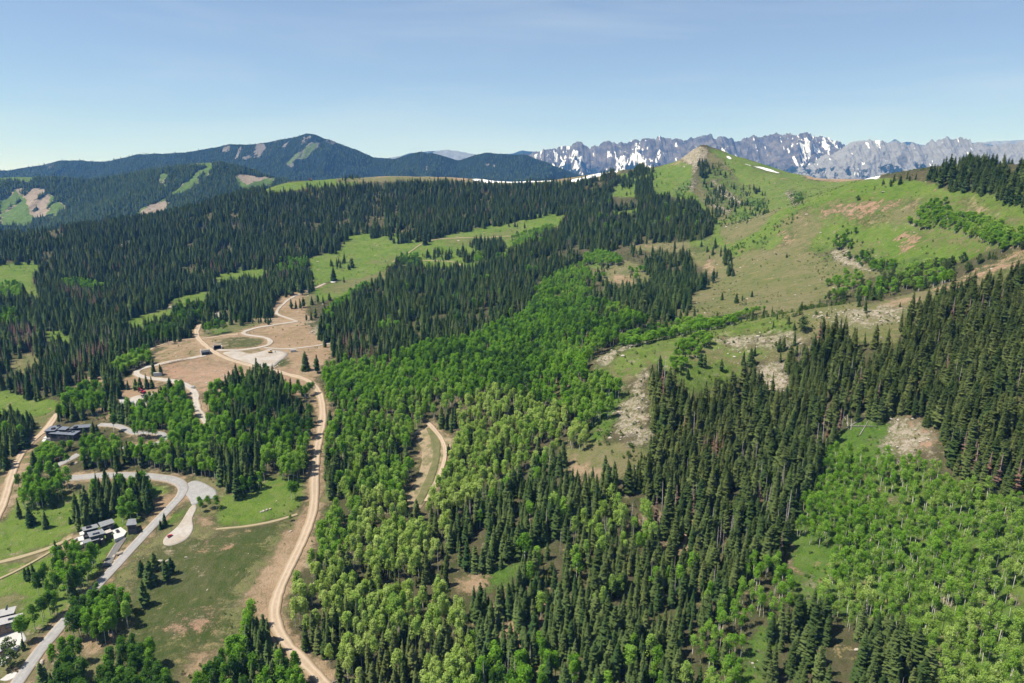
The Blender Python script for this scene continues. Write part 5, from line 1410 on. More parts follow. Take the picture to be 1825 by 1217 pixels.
# ------------------------------------------------------------------ single trees that stand apart
SINGLES = [
 ('spruce', 545, 660, 34, 'tall lone spruce standing apart on the bare earth beside the dirt track bend'),
 ('spruce', 566, 664, 32, 'second tall spruce beside the lone one at the edge of the aspen gully'),
 ('spruce', 258, 1079, 40, 'pointed spruce at the end of the dark aspen clump on the meadow'),
 ('spruce', 253, 1026, 25, 'westernmost small spruce of the meadow group below the parking lot'),
 ('spruce', 276, 1017, 29, 'rear spruce of the meadow group nearest the gravel parking lot'),
 ('spruce', 269, 1041, 37, 'broad spruce in the middle of the meadow group below the parking lot'),
 ('spruce', 296, 1038, 36, 'tall eastern spruce of the meadow group below the parking lot'),
 ('spruce', 306, 1024, 27, 'easternmost spruce of the meadow group below the parking lot'),
 ('spruce', 36, 923, 34, 'bushy spruce on the bright meadow beside the dusty track'),
 ('spruce', 54, 936, 30, 'wide spruce between two others on the bright meadow'),
 ('spruce', 83, 940, 28, 'lone pointed spruce in the middle of the bright meadow'),
 ('spruce', 93, 903, 30, 'spruce at the foot of the dark aspens above the bright meadow'),
 ('spruce', 125, 934, 13, 'little spruce on the meadow behind the white-terraced house'),
 ('spruce', 101, 992, 27, 'slim spruce at the tip of the aspens beside the pale meadow path'),
 ('spruce', 108, 990, 18, 'short spruce at the tip of the aspens beside the pale meadow path'),
 ('spruce', 46, 1035, 20, 'small spruce pair member standing before the roadside aspens'),
 ('spruce', 54, 1034, 22, 'taller spruce standing before the roadside aspens on the meadow'),
 ('spruce', 295, 938, 22, 'narrow spruce on the verge between road and gravel parking lot'),
 ('spruce', 287, 943, 15, 'small spruce on the verge closest to the asphalt road'),
 ('spruce', 595, 500, 26, 'lone pointed spruce on the pale meadow beside the snow patch'),
 ('spruce', 613, 503, 11, 'short spruce on the pale meadow next to the lone pointed one'),
 ('spruce', 590, 474, 13, 'thin spruce standing apart from the clump on the pale meadow'),
 ('spruce', 664, 446, 5, 'tiny spruce alone in the middle of the pale meadow'),
 ('spruce', 757, 436, 24, 'dark spruce standing beside the bend of the meadow trail'),
 ('spruce', 576, 541, 15, 'spruce north of the trail junction on the green slope'),
 ('spruce', 556, 543, 16, 'first spruce of a row on the green slope by the track'),
 ('spruce', 566, 540, 17, 'second spruce of a row on the green slope by the track'),
 ('spruce', 587, 535, 14, 'single spruce high on the green slope by the track'),
 ('spruce', 555, 570, 16, 'broad spruce of the trio beside the stony bank'),
 ('spruce', 563, 566, 18, 'tallest spruce of the trio beside the stony bank'),
 ('spruce', 546, 572, 13, 'outermost little spruce of the trio beside the stony bank'),
 ('spruce', 519, 550, 18, 'dark spruce at the west end of the row inside the track bend'),
 ('spruce', 528, 549, 14, 'shorter spruce of the row inside the track bend'),
 ('spruce', 535, 549, 18, 'spruce in the middle of the row inside the track bend'),
 ('spruce', 541, 548, 19, 'tallest spruce at the east end of the row inside the track bend'),
 ('spruce', 275, 668, 30, 'thick spruce where the pale road curves round the red earth'),
 ('spruce', 286, 668, 19, 'slim spruce where the pale road curves round the red earth'),
 ('spruce', 262, 693, 28, 'tall spruce behind the building site below the road curve'),
 ('spruce', 271, 692, 22, 'shorter spruce behind the building site below the road curve'),
 ('spruce', 229, 694, 17, 'thin lone spruce on the dusty bank west of the building site'),
 ('spruce', 243, 694, 20, 'dark narrow spruce in the row above the red machine'),
 ('spruce', 251, 694, 22, 'pointed spruce in the row above the red machine'),
 ('spruce', 287, 705, 18, 'small spruce at the eastern end of the building site'),
 ('spruce', 304, 700, 27, 'dark double-topped spruce between road and aspens'),
 ('spruce', 1256, 655, 24, 'slim spruce of a pair on the green spur'), ('spruce', 1249, 652, 22, 'shorter spruce of a pair on the green spur'),
 ('spruce', 1213, 667, 18, 'spruce below the aspen strip on the green spur'), ('spruce', 1226, 674, 16, 'small spruce on the brushy slope of the green spur'),
 ('spruce', 1285, 661, 22, 'spruce on the grassy slope above the great spruce wood'), ('spruce', 1337, 652, 34, 'tall spruce above the pale rock field on the spur'), ('spruce', 1325, 650, 24, 'shorter spruce beside the tall one above the rock field'),
 ('spruce', 1345, 634, 20, 'dark spruce upslope of the tall one by the rock field'),
 ('spruce', 1312, 540, 18, 'single spruce on the dry slope between dome and spur'), ('spruce', 1340, 529, 11, 'tiny spruce on the dry slope between dome and spur'),
 ('spruce', 1277, 572, 18, 'spruce on the saddle where the spur meets the basin'), ('spruce', 1283, 578, 12, 'short spruce on the saddle where the spur meets the basin'),
 ('spruce', 1402, 459, 9, 'tiny dark spruce alone on the dome hillside'), ('pine', 1529, 357, 9, 'little round pine alone on the crest of the dome'),
 ('pine', 1432, 590, 27, 'broad round dark pine standing alone on the stony spur'), ('spruce', 1405, 577, 15, 'small spruce beside the broad round pine'), ('spruce', 1415, 588, 14, 'spruce touching the broad round pine'), ('spruce', 1378, 583, 13, 'short spruce on the stony spur crest'),
 ('pine', 1557, 535, 15, 'round pine on the stony crest before the dome'), ('pine', 1632, 520, 11, 'small round pine on the pinkish crest before the dome'),
 ('spruce', 1094, 862, 38, 'broad spruce in the dry clearing below the rock strip'), ('spruce', 1078, 838, 26, 'slender spruce in the dry clearing below the rock strip'),
 ('spruce', 935, 1040, 40, 'narrow spruce before the small grassy clearing in the dark woods'), ('spruce', 953, 1072, 36, 'narrow lone spruce on brown earth in the dark woods'),
 ('spruce', 799, 812, 20, 'pointed spruce on the edge of the cleared strip'), ('spruce', 1712, 338, 24, 'spruce at the lower corner of the wood on the dome'),
 ('spruce', 532, 868, 14, 'small spruce beside the round bush above the green meadow'),
 ('aspen', 360, 912, 20, 'small leafy tree at the corner of the gravel parking lot'), ('aspen', 372, 906, 22, 'rounded leafy tree beside the parking lot turning'), ('aspen', 386, 906, 22, 'second rounded leafy tree beside the parking lot turning'),
 ('aspen', 356, 903, 18, 'leafy tree crowding the parking lot edge'), ('aspen', 173, 1060, 20, 'small leafy tree at the very edge of the asphalt road'),
 ('aspen', 518, 928, 10, 'tiny round tree casting a shadow beside the thin meadow trail'), ('aspen', 520, 890, 32, 'big round leafy tree on the meadow beside the dirt track'), ('aspen', 528, 888, 28, 'leafy tree touching the big round one by the dirt track'), ('aspen', 503, 855, 20, 'round leafy tree at the top of the green meadow'),
 ('aspen', 552, 705, 24, 'thin leafy tree at the inside of the dirt track bend'), ('aspen', 558, 702, 22, 'second thin leafy tree at the inside of the dirt track bend'),
 ('aspen', 220, 935, 30, 'leafy tree leaning over the white court of the terraced house'), ('aspen', 234, 930, 34, 'tall leafy tree between terraced house and road'), ('aspen', 245, 922, 28, 'leafy tree on the roadside above the terraced house'),
 ('aspen', 41, 1146, 40, 'thin tall tree beside the white-roofed house driveway'), ('pine', 20, 1190, 26, 'bushy conifer beside the lower driveway and road'), ('pine', 16, 1160, 20, 'small bushy conifer at the garage corner'), ('spruce', 42, 1158, 16, 'little spruce between driveway and asphalt road'),
 ('aspen', 375, 597, 24, 'large round bush-like tree beside the sandy junction'), ('aspen', 388, 594, 26, 'round leafy tree in the clump by the sandy junction'), ('aspen', 399, 592, 22, 'round leafy tree at the east side of the junction clump'), ('aspen', 368, 594, 18, 'low leafy tree at the west side of the junction clump'),
 ('aspen', 1060, 895, 34, 'bright green round aspen among the dark central spruces'), ('aspen', 935, 1000, 46, 'large round aspen beside the bright strip in the dark woods'),
 ('spruce', 168, 775, 24, 'dark spruce at the east end of the dark-roofed house'), ('spruce', 174, 774, 18, 'short spruce by the drive of the dark-roofed house'), ('spruce', 153, 784, 22, 'slim spruce before the dark-roofed house'), ('spruce', 62, 830, 26, 'dark spruce between sandy track and leafy clump'),
 ('spruce', 45, 798, 36, 'thick spruce leaning over the sandy track'), ('spruce', 190, 868, 30, 'spruce on the meadow below the hairpin road'),
]
sing_rng = np.random.default_rng(77)
for kd, u, v, hp, lab in SINGLES:
    x, y, z = spot(u, v)
    f = y * CP - z * SP
    h = hp * f / FPX / max(.6, f / math.sqrt(x * x * 0 + y * y + z * z) * CP)
    h = hp * math.sqrt(y * y + z * z) / FPX / (y / math.sqrt(y * y + z * z))
    wdk = {'spruce': sing_rng.uniform(1.1, 1.45), 'aspen': sing_rng.uniform(1.25, 1.6), 'pine': 1.25}[kd]
    plant(kd, int(sing_rng.integers(0, 60)), x, y, z, h, sing_rng.uniform(0, 6.28), wdk, (0, 0), .08 if kd != 'aspen' else .1, lab, None)

# ------------------------------------------------------------------ stones and low cover
def rock(seed):
    g = np.random.default_rng(seed)
    t = (1 + 5 ** .5) / 2
    v = np.array([(-1, t, 0), (1, t, 0), (-1, -t, 0), (1, -t, 0), (0, -1, t), (0, 1, t), (0, -1, -t), (0, 1, -t), (t, 0, -1), (t, 0, 1), (-t, 0, -1), (-t, 0, 1)], float) / 1.9
    f = np.array([(0, 11, 5), (0, 5, 1), (0, 1, 7), (0, 7, 10), (0, 10, 11), (1, 5, 9), (5, 11, 4), (11, 10, 2), (10, 7, 6), (7, 1, 8), (3, 9, 4), (3, 4, 2), (3, 2, 6), (3, 6, 8), (3, 8, 9), (4, 9, 5), (2, 4, 11), (6, 2, 10), (8, 6, 7), (9, 8, 1)])
    v = v * g.uniform(.7, 1.2, (12, 1)) * np.array([1, g.uniform(.6, .9), g.uniform(.4, .7)])
    return v, f
M_ROCK = mat('pale stone')
b = NB(M_ROCK)
b.diffuse(b.mix(b.ramp(b.noise(1.5, 4), .3, .7), b.mix(b.rnd(), (.27, .225, .175), (.40, .35, .295)), b.mix(b.rnd(), (.36, .31, .25), (.46, .41, .36))), .9, spec=.1)
ROCKS = [new_mesh('boulder', *rock(700 + i), M_ROCK) for i in range(5)]
Wg = Wf.reshape(XX.shape + (8,))
def cover_at(x, y):
    i = np.clip(np.searchsorted(GX, x), 0, len(GX) - 1)
    j = np.clip(np.searchsorted(GY, y), 0, len(GY) - 1)
    return Wg[j, i]
def spread(cell, y0, y1, f):
    gx, gy = np.meshgrid(np.arange(-800, 800, cell), np.arange(y0, y1, cell))
    x = (gx + rng.uniform(-.5, .5, gx.shape) * cell).ravel()
    y = (gy + rng.uniform(-.5, .5, gy.shape) * cell).ravel()
    k = np.abs(x) < y * .85
    x, y = x[k], y[k]
    c = cover_at(x, y)
    i2, j2 = np.clip((x - MX0).astype(int), 0, 1599), np.clip((y - MY0).astype(int), 0, 1599)
    p = f(c, x, y) * ~TAKEN[j2, i2]
    k = rng.random(len(x)) < p
    x, y = x[k], y[k]
    z = ground(x, y)
    k = seen(x, y, z + .5)
    return x[k], y[k], z[k]
x, y, z = spread(2.2, 200, 1450, lambda c, x, y: np.clip(c[:, RK] * .75 * np.clip(.9 + 1.3 * fbm(x / 9, y / 9, 2, 5), 0, 1) + c[:, PK] * .04 + c[:, O] * .012 + c[:, D_] * .012 + .004, 0, .6) * np.where(y > 700, .35, 1))
n = len(x)
big_ = rng.random(n) ** 3
scatter('rubble', ROCKS, x, y, z, (.28 + 1.1 * big_) * np.where(y > 700, 1.7, 1), rng.uniform(0, 6.28, n), rng.uniform(.8, 1.4, n), rng.normal(0, .2, (n, 2)), x * 0, 'pale loose stones strewn over the rocky slopes', 'stones')
print('stones', n)
TUFT = [variant('tuft', *broadleaf(800 + i, .6, .15, 9, 12, .11, .01), M_SHRUB, M_BARK)[2] for i in range(3)]
x, y, z = spread(2.3, 185, 1350, lambda c, x, y: np.clip(c[:, BR] * .55 * np.clip(.75 + 1.8 * fbm(x / 11, y / 11, 3, 15), 0, 1) + c[:, G] * .16 * np.clip(.2 + 2 * fbm(x / 18, y / 18, 2, 25), 0, 1) + c[:, O] * .20 * np.clip(.2 + 2 * fbm(x / 15, y / 15, 2, 35), 0, 1) + c[:, RK] * .16 + (1 - c.sum(1).clip(0, 1)) * .10, 0, 1) * np.where(y > 600, .8, 1))
n = len(x)
scatter('undergrowth', TUFT, x, y, z, rng.uniform(.4, 1.3, n) * np.where(y > 600, 1.25, 1), rng.uniform(0, 6.28, n), rng.uniform(.9, 1.7, n), np.zeros((n, 2)), np.clip(rng.normal(.3, .3, n), 0, 1), 'low green undergrowth and tufts on the slopes', 'undergrowth')
print('tufts', n)

# ------------------------------------------------------------------ houses and works
def at_height(u, v, z):
    a, t = ray(u, v)
    y = z / t
    return np.array([float(a * y), float(y), z])

def slab(poly, z0, z1):
    """a prism over a polygon in plan; z0, z1 bottom and top (numbers, or one per corner)"""
    p = np.asarray(poly, float)[:, :2]
    if ((np.roll(p[:, 0], -1) - p[:, 0]) * (np.roll(p[:, 1], -1) + p[:, 1])).sum() > 0:
        p = p[::-1]
    n = len(p)
    zz0, zz1 = np.broadcast_to(z0, n), np.broadcast_to(z1, n)
    v = np.concatenate([np.column_stack([p, zz0]), np.column_stack([p, zz1])])
    f = [tuple(range(n))[::-1], tuple(range(n, 2 * n))] + [(i, (i + 1) % n, n + (i + 1) % n, n + i) for i in range(n)]
    return [tuple(q) for q in v], f

def inset(p, d):
    p = np.asarray(p, float)[:, :2]
    c = p.mean(0)
    r = p - c
    return c + r * np.maximum(.3, (np.linalg.norm(r, axis=1, keepdims=True) - d) / np.linalg.norm(r, axis=1, keepdims=True))

M_SLATE = flat('dark standing seam roof', (.165, .18, .215), .55, metal=.2, spec=.4, var=.2)
M_GREYROOF = flat('grey flat roof', (.20, .205, .22), .7, spec=.25, var=.2)
M_PALEROOF = flat('pale membrane roof', (.33, .32, .315), .8, var=.12)
M_TANROOF = flat('tan gravel roof', (.38, .345, .31), .9, var=.2)
M_STONEWALL = flat('dark stone wall', (.10, .092, .086), .9, var=.35, scale=3)
M_TIMBER = flat('brown timber cladding', (.20, .145, .105), .8, var=.3, scale=2)
M_WHITE = flat('white concrete', (.50, .485, .46), .8, var=.1)
M_CONC = flat('grey concrete', (.36, .35, .34), .85, var=.2)
M_FASCIA = flat('black fascia and shade panel', (.035, .037, .042), .6)
M_GLASS = mat('window glass')
b = NB(M_GLASS)
b.diffuse((.02, .03, .04), .08, spec=.6)

def part(name, vf, m, parent):
    o = put(name, new_mesh(name, vf[0], vf[1], m))
    if parent is not None:
        o.parent = parent
        o.matrix_parent_inverse = parent.matrix_world.inverted()
    return o

COURT = {}
def house(label, base_px, roofs, wall_m, extra=()):
    bx, by, bz = spot(*base_px)
    e = bpy.data.objects.new('house', None)
    COL.objects.link(e)
    e.location = (bx, by, bz)
    bpy.context.view_layer.update()
    tag(e, label, 'house')
    for i, (corners, hgt, rm, lights) in enumerate(roofs):
        zt = bz + hgt + i * .011
        P = np.array([at_height(u, v, zt) for u, v in corners])
        for _ in range(3):
            gm = max(float(ground(q[0], q[1])) for q in P)
            if zt < gm + 2.6:
                zt = gm + 3.0
                P = np.array([at_height(u, v, zt) for u, v in corners])
        rf = part('roof', slab(P, zt - .22, zt), rm, e)
        part('fascia', slab(inset(P, .10), zt - .52, zt - .222), M_FASCIA, rf)
        Q = inset(P, .9)
        gz = min(float(ground(q[0], q[1])) for q in Q) - 1.0
        part('wall', slab(Q, gz, zt - .524), wall_m, e)
        # windows along the walls
        for k in range(len(Q)):
            p0, p1 = Q[k], Q[(k + 1) % len(Q)]
            L = np.linalg.norm(p1 - p0)
            d = (p1 - p0) / L
            nn = np.array([d[1], -d[0]])
            if nn @ ((p0 + p1) / 2 - Q.mean(0)) < 0:
                nn = -nn
            if nn[1] > -.1 or L < 4:
                continue
            m_ = max(1, int(L / 4.5))
            for w_ in range(m_):
                a0, a1 = p0 + d * (L * (w_ + .16) / m_), p0 + d * (L * (w_ + .84) / m_)
                zs = zt - 2.9
                if zs - .2 < float(ground(*a0)):
                    zs = float(ground(*a0)) + .6
                if zt - .75 - zs < .6:
                    continue
                fr = part('window', slab([a0, a1, a1 + nn * .12, a0 + nn * .12], zs, zt - .75), M_FASCIA, e)
                part('pane', slab([a0 + d * .12 + nn * .121, a1 - d * .12 + nn * .121, a1 - d * .12 + nn * .15, a0 + d * .12 + nn * .15], zs + .12, zt - .87), M_GLASS, fr)
        for (u, v, sx, sy, hh_) in lights:
            c = at_height(u, v, zt)
            dx = P[1, :2] - P[0, :2]
            dx /= np.linalg.norm(dx)
            dy = np.array([-dx[1], dx[0]])
            q = [c[:2] + dx * sx * i_ + dy * sy * j_ for i_, j_ in ((-.5, -.5), (.5, -.5), (.5, .5), (-.5, .5))]
            part('skylight' if hh_ < .7 else 'chimney', slab(q, zt - .05, zt + hh_), M_GLASS if hh_ < .7 else M_FASCIA, e)
        # seams or joints laid across the roof
        if rm in (M_SLATE, M_GREYROOF) and len(P) == 4:
            V_, F_ = [], []
            ns_ = max(3, int(np.linalg.norm(P[1, :2] - P[0, :2]) / 1.2))
            for s_ in np.linspace(0, 1, ns_ + 1)[1:-1]:
                a0, a1 = P[0, :2] * (1 - s_) + P[1, :2] * s_, P[3, :2] * (1 - s_) + P[2, :2] * s_
                d = (a1 - a0) / np.linalg.norm(a1 - a0)
                nn = np.array([-d[1], d[0]]) * .05
                v_, f_ = slab([a0 + nn, a1 + nn, a1 - nn, a0 - nn], zt + .001, zt + .06)
                F_ += [tuple(i_ + len(V_) for i_ in q) for q in f_]
                V_ += v_
            sm_ = part('seam', (V_, F_), rm, rf)
            sm_['kind'] = 'stuff'
    for nm, corners, hgt, th, mm in extra:
        if nm == 'court':
            zc_ = spot(*np.mean(corners, 0))[2]
            for _ in range(3):
                zc_ = max(float(ground(*at_height(u, v, zc_)[:2])) for u, v in corners) + .12
            hgt = zc_ - bz
            COURT[label] = zc_
        P = np.array([at_height(u, v, bz + hgt) for u, v in corners])
        zb = min(float(ground(q[0], q[1])) for q in P) - .6 if th is None else bz + hgt - th
        part(nm, slab(P, min(zb, bz + hgt - .1), bz + hgt), mm, e)
    return e

house('dark flat-roofed house with four stepped roofs beside the sandy track', (110, 782), [
  ([(78.4,768.3),(89.6,759.1),(110.3,757.4),(96.8,767.6)], 6.0, M_SLATE, [(95,764.5,2.5,2,.9),(104.5,759.3,2,1.6,.9)]),
  ([(102.1,765.3),(111.3,759.7),(124.8,760.4),(116.6,766)], 6.6, M_SLATE, []),
  ([(123.2,763.7),(133.7,757.1),(162.6,755.8),(160,761)], 6.2, M_SLATE, [(135,761.8,2.4,2,.9)]),
  ([(85.7,772.2),(99,768),(143.9,767.3),(131,775.2)], 4.2, M_SLATE, [(123.5,769.3,2.2,1.8,.8),(130,770,2,1.6,.4),(127,766.5,2,1.6,.8)])], M_STONEWALL,
  [('terrace', [(76,781),(84,774.5),(93,776),(91,781)], .7, None, M_WHITE), ('terrace', [(74,786),(78,781),(83,782),(79,787)], .2, None, M_WHITE)])
house('grey flat-roofed house with white terraces and court beside the asphalt road', (170, 972), [
  ([(145.1,939.9),(172.6,932.9),(176.7,939.4),(147.9,946.4)], 5.6, M_GREYROOF, [(158,940,2.4,1.8,.9)]),
  ([(174.6,931.2),(199.7,923.8),(204.6,930.8),(179.6,939.4)], 6.2, M_GREYROOF, []),
  ([(154.9,948.9),(182.4,942.3),(188.2,949.7),(159.4,957.5)], 6.6, M_GREYROOF, [(171.3,951.3,3.2,1.3,.5)]),
  ([(184.1,946.8),(196.4,942.3),(200.9,946.8),(188.2,950.9)], 5.2, M_TANROOF, []),
  ([(144.7,962.9),(174.2,956.7),(177.5,960.4),(150.4,968.2)], 4.8, M_GREYROOF, [(155.5,958.6,2.2,1.8,1.2)]),
  ([(176.7,958),(181.2,955.9),(184,960.4),(180.4,962)], 4.2, M_TANROOF, []),
  ([(179,940.5),(192.3,937.4),(193,939.5),(182.5,942.7)], 5.0, M_PALEROOF, []),
  ([(224,936.5),(228,925),(241.6,923.8),(244,934.5)], 4.4, M_GREYROOF, [])], M_STONEWALL,
  [('terrace', [(138,958),(148,954),(150,962),(141,964)], 2.2, None, M_WHITE), ('terrace', [(141,949),(149,945.5),(150,952),(143,954)], 2.6, None, M_WHITE), ('terrace', [(140,966),(145,962.5),(149,968),(143,972)], 1.4, None, M_WHITE),
   ('court', [(199,944),(215,939),(226,947),(220.5,954.5),(204,961),(202,953)], .35, None, M_WHITE), ('garden_wall', [(221,955),(244,943),(244,944.2),(222,956.4)], 2.4, None, M_WHITE),
   ('retaining_wall', [(125.5,967.5),(131,961),(139,956),(140,957),(132,962.5),(127,968)], 1.2, None, M_CONC)])
house('pale-roofed house with brown timber walls above the white driveway', (22, 1126), [
  ([(-26,1092.5),(29.5,1079.5),(24.7,1092.5),(-26,1104.5)], 5.8, M_PALEROOF, [(12,1083.5,.5,3.5,.5)]),
  ([(-30,1108.5),(41.2,1091.8),(35.7,1104.9),(-30,1121.5)], 5.2, M_PALEROOF, [(19.8,1103.5,2.2,1.1,.5)])], M_TIMBER, [])
house('small pale-roofed garage beside the white driveway', (8, 1172), [
  ([(-8,1153),(12,1147.4),(18.5,1150.8),(-4,1163.5)], 3.2, M_PALEROOF, [])], M_TIMBER, [])

# building site: slab and standing foundation walls
bx, by, bz = spot(235, 722)
e = bpy.data.objects.new('house_foundation', None)
COL.objects.link(e)
e.location = (bx, by, bz)
bpy.context.view_layer.update()
tag(e, 'grey concrete foundation slab with low walls on the dusty building site', 'foundation')
P = np.array([at_height(u, v, bz + 1.2) for u, v in [(212,711.5),(226.8,708.2),(228.5,717),(215.3,720)]])
part('slab', slab(P, bz - 2, bz + 1.2), M_CONC, e)
for q in [[(228,717.5),(240,716),(240,717.3),(228,719)], [(240,719),(243,713),(244.5,713.2),(241.5,719.5)], [(243,713),(252,711.5),(252,712.7),(243.5,714.2)], [(249.5,721),(252,712.5),(254,712.5),(251.5,721.5)], [(252,711.5),(266,708),(275,706.5),(275,707.6),(266,709.4),(252,712.9)]]:
    P = np.array([at_height(u, v, bz + 2.2) for u, v in q])
    part('foundation_wall', slab(P, bz - 2, bz + 2.2), M_WHITE if q[0][0] > 249 and q[0][0] < 252 else M_CONC, e)

# underpass portals where the pale road dives under the haul track
for (u, v, ang, lab) in [(366, 630, -150, 'concrete underpass portal west of the sandy haul track'), (388, 622, 25, 'concrete underpass portal east of the sandy haul track')]:
    x, y, z = spot(u, v)
    e = bpy.data.objects.new('underpass_portal', None)
    COL.objects.link(e)
    e.location = (x, y, z)
    e.rotation_euler = (0, 0, R(ang))
    tag(e, lab, 'underpass')
    bpy.context.view_layer.update()
    def lp(name, vf, m_):
        return put(name, new_mesh(name, vf[0], vf[1], m_), e)
    lp('side_wall', slab([(-3.6,-4),(-3,-4),(-3,4),(-3.6,4)], -1, 3.4), M_CONC)
    lp('side_wall', slab([(3,-4),(3.6,-4),(3.6,4),(3,4)], -1, 3.4), M_WHITE)
    lp('headwall', slab([(-3.6,3.4),(3.6,3.4),(3.6,4),(-3.6,4)], 2.2, 4.3), M_WHITE)
    lp('shade_panel', slab([(-3,3.99),(3,3.99),(3,4.6),(-3,4.6)], -1, 2.2), M_FASCIA)  # black slab closes the opening: the shade inside is put in as colour
    lp('deck', slab([(-3.6,-.5),(3.6,-.5),(3.6,3.38),(-3.6,3.38)], 3.41, 3.8), flat('earth cover', (.26, .20, .135), .95))

# ------------------------------------------------------------------ vehicles
def paint_mat(name, c):
    m_ = mat(name)
    b_ = NB(m_)
    p_ = b_.diffuse(c, .35, spec=.5)
    p_.inputs['Coat Weight'].default_value = .5
    return m_
M_TYRE = flat('black rubber', (.02, .02, .02), .9)
M_RIM = flat('wheel rim', (.35, .35, .36), .4, metal=.6)
M_LAMP = flat('lamp glass', (.6, .6, .58), .2)
M_TAIL = flat('red lamp', (.35, .02, .02), .3)
def profile(pts, y0, y1, taper=None):
    n = len(pts)
    v = [(x, y0 + (taper[i] if taper else 0), z) for i, (x, z) in enumerate(pts)] + [(x, y1 - (taper[i] if taper else 0), z) for i, (x, z) in enumerate(pts)]
    f = [tuple(range(n)), tuple(range(2 * n - 1, n - 1, -1))] + [(i, n + i, n + (i + 1) % n, (i + 1) % n) for i in range(n)]
    return v, f
def wheel_mesh(r, w, k=14):
    v, f = [], []
    for s in (-w / 2, w / 2):
        v += [(math.cos(i * 2 * math.pi / k) * r, s, math.sin(i * 2 * math.pi / k) * r) for i in range(k)]
    f = [tuple(range(k)), tuple(range(2 * k - 1, k - 1, -1))] + [(i, k + i, k + (i + 1) % k, (i + 1) % k) for i in range(k)]
    return v, f
def car(kind, u, v, heading, colr, label, k=1.0, deck=None):
    x, y, z = spot(u, v)
    if deck is not None:
        x, y, z = (float(q) for q in at_height(u, v, deck))
        z -= .48
    e = bpy.data.objects.new('parked_car' if kind != 'pickup' else 'pickup_truck', None)
    COL.objects.link(e)
    e.location = (x, y, z + .5)
    e.rotation_euler = (0, 0, R(heading))
    e.scale = (k, k, k)
    tag(e, label, 'car' if kind != 'pickup' else 'pickup truck')
    pm = paint_mat(label.split()[0] + ' car paint', colr)
    def lp(name, vf, m_, par=e):
        return put(name, new_mesh(name, vf[0], vf[1], m_), par)
    if kind == 'pickup':
        body = lp('body', profile([(-2.75,.45),(2.75,.45),(2.75,.95),(2.6,1.08),(1.1,1.14),(-.7,1.14),(-.7,.75),(-2.6,.75),(-2.6,1.12),(-2.75,1.12)], -.98, .98), pm)
        cab = lp('cab', profile([(1.2,1.14),(.55,1.78),(-.6,1.8),(-.7,1.141)], -.9, .9, [0,.14,.14,0]), M_GLASS)
        lp('cab_roof', profile([(.58,1.781),(.5,1.84),(-.55,1.85),(-.62,1.8)], -.78, .78), pm, cab)
        for s in (-1, 1):
            lp('bed_side', slab([(-2.6,s*.97),(-.7,s*.97),(-.7,s*.85),(-2.6,s*.85)], .752, 1.12), pm)
        ax = (1.75, -1.75)
    else:
        body = lp('body', profile([(-2.2,.35),(2.15,.35),(2.25,.6),(2.15,.82),(1.05,.95),(-1.75,1.0),(-2.2,.92)], -.9, .9, [.06,.06,.05,.03,0,0,.05]), pm)
        cab = lp('cabin', profile([(1.1,.951),(.35,1.48),(-1.2,1.5),(-1.95,1.0)], -.84, .84, [0,.16,.16,0]), M_GLASS)
        lp('cabin_roof', profile([(.42,1.481),(.3,1.54),(-1.1,1.56),(-1.26,1.5)], -.72, .72), pm, cab)
        ax = (1.38, -1.35)
    for xx in ax:
        for s in (-1, 1):
            w_ = lp('wheel', wheel_mesh(.36, .24), M_TYRE)
            w_.location = (xx, s * .86, .34)
            r_ = lp('rim', wheel_mesh(.2, .25), M_RIM, w_)
    fx = ax[0] + (.98 if kind == 'pickup' else .86)
    for s in (-1, 1):
        lp('headlight', slab([(fx-.05,s*.5),(fx+.06,s*.5),(fx+.06,s*.8),(fx-.05,s*.8)], .62, .8), M_LAMP)
        lp('tail_light', slab([(-fx-.06,s*.6),(-fx+.08,s*.6),(-fx+.08,s*.85),(-fx-.06,s*.85)], .66, .86), M_TAIL)
    return e
car('car', 303, 957, 55, (.50, .015, .03), 'red car parked alone on the grey gravel parking lot', .64)
car('car', 209.5, 947.5, 130, (.02, .022, .03), 'black car parked on the white court of the terraced house', .78, deck=min(COURT.values()) if len(COURT) == 1 else max(COURT.values()))
car('car', 344, 692, 150, (.62, .63, .65), 'white car driving on the pale road bend above the aspens', .85)
car('pickup', 257, 707, 40, (.05, .06, .08), 'dark pickup truck with white bonnet parked on the building site', .82)

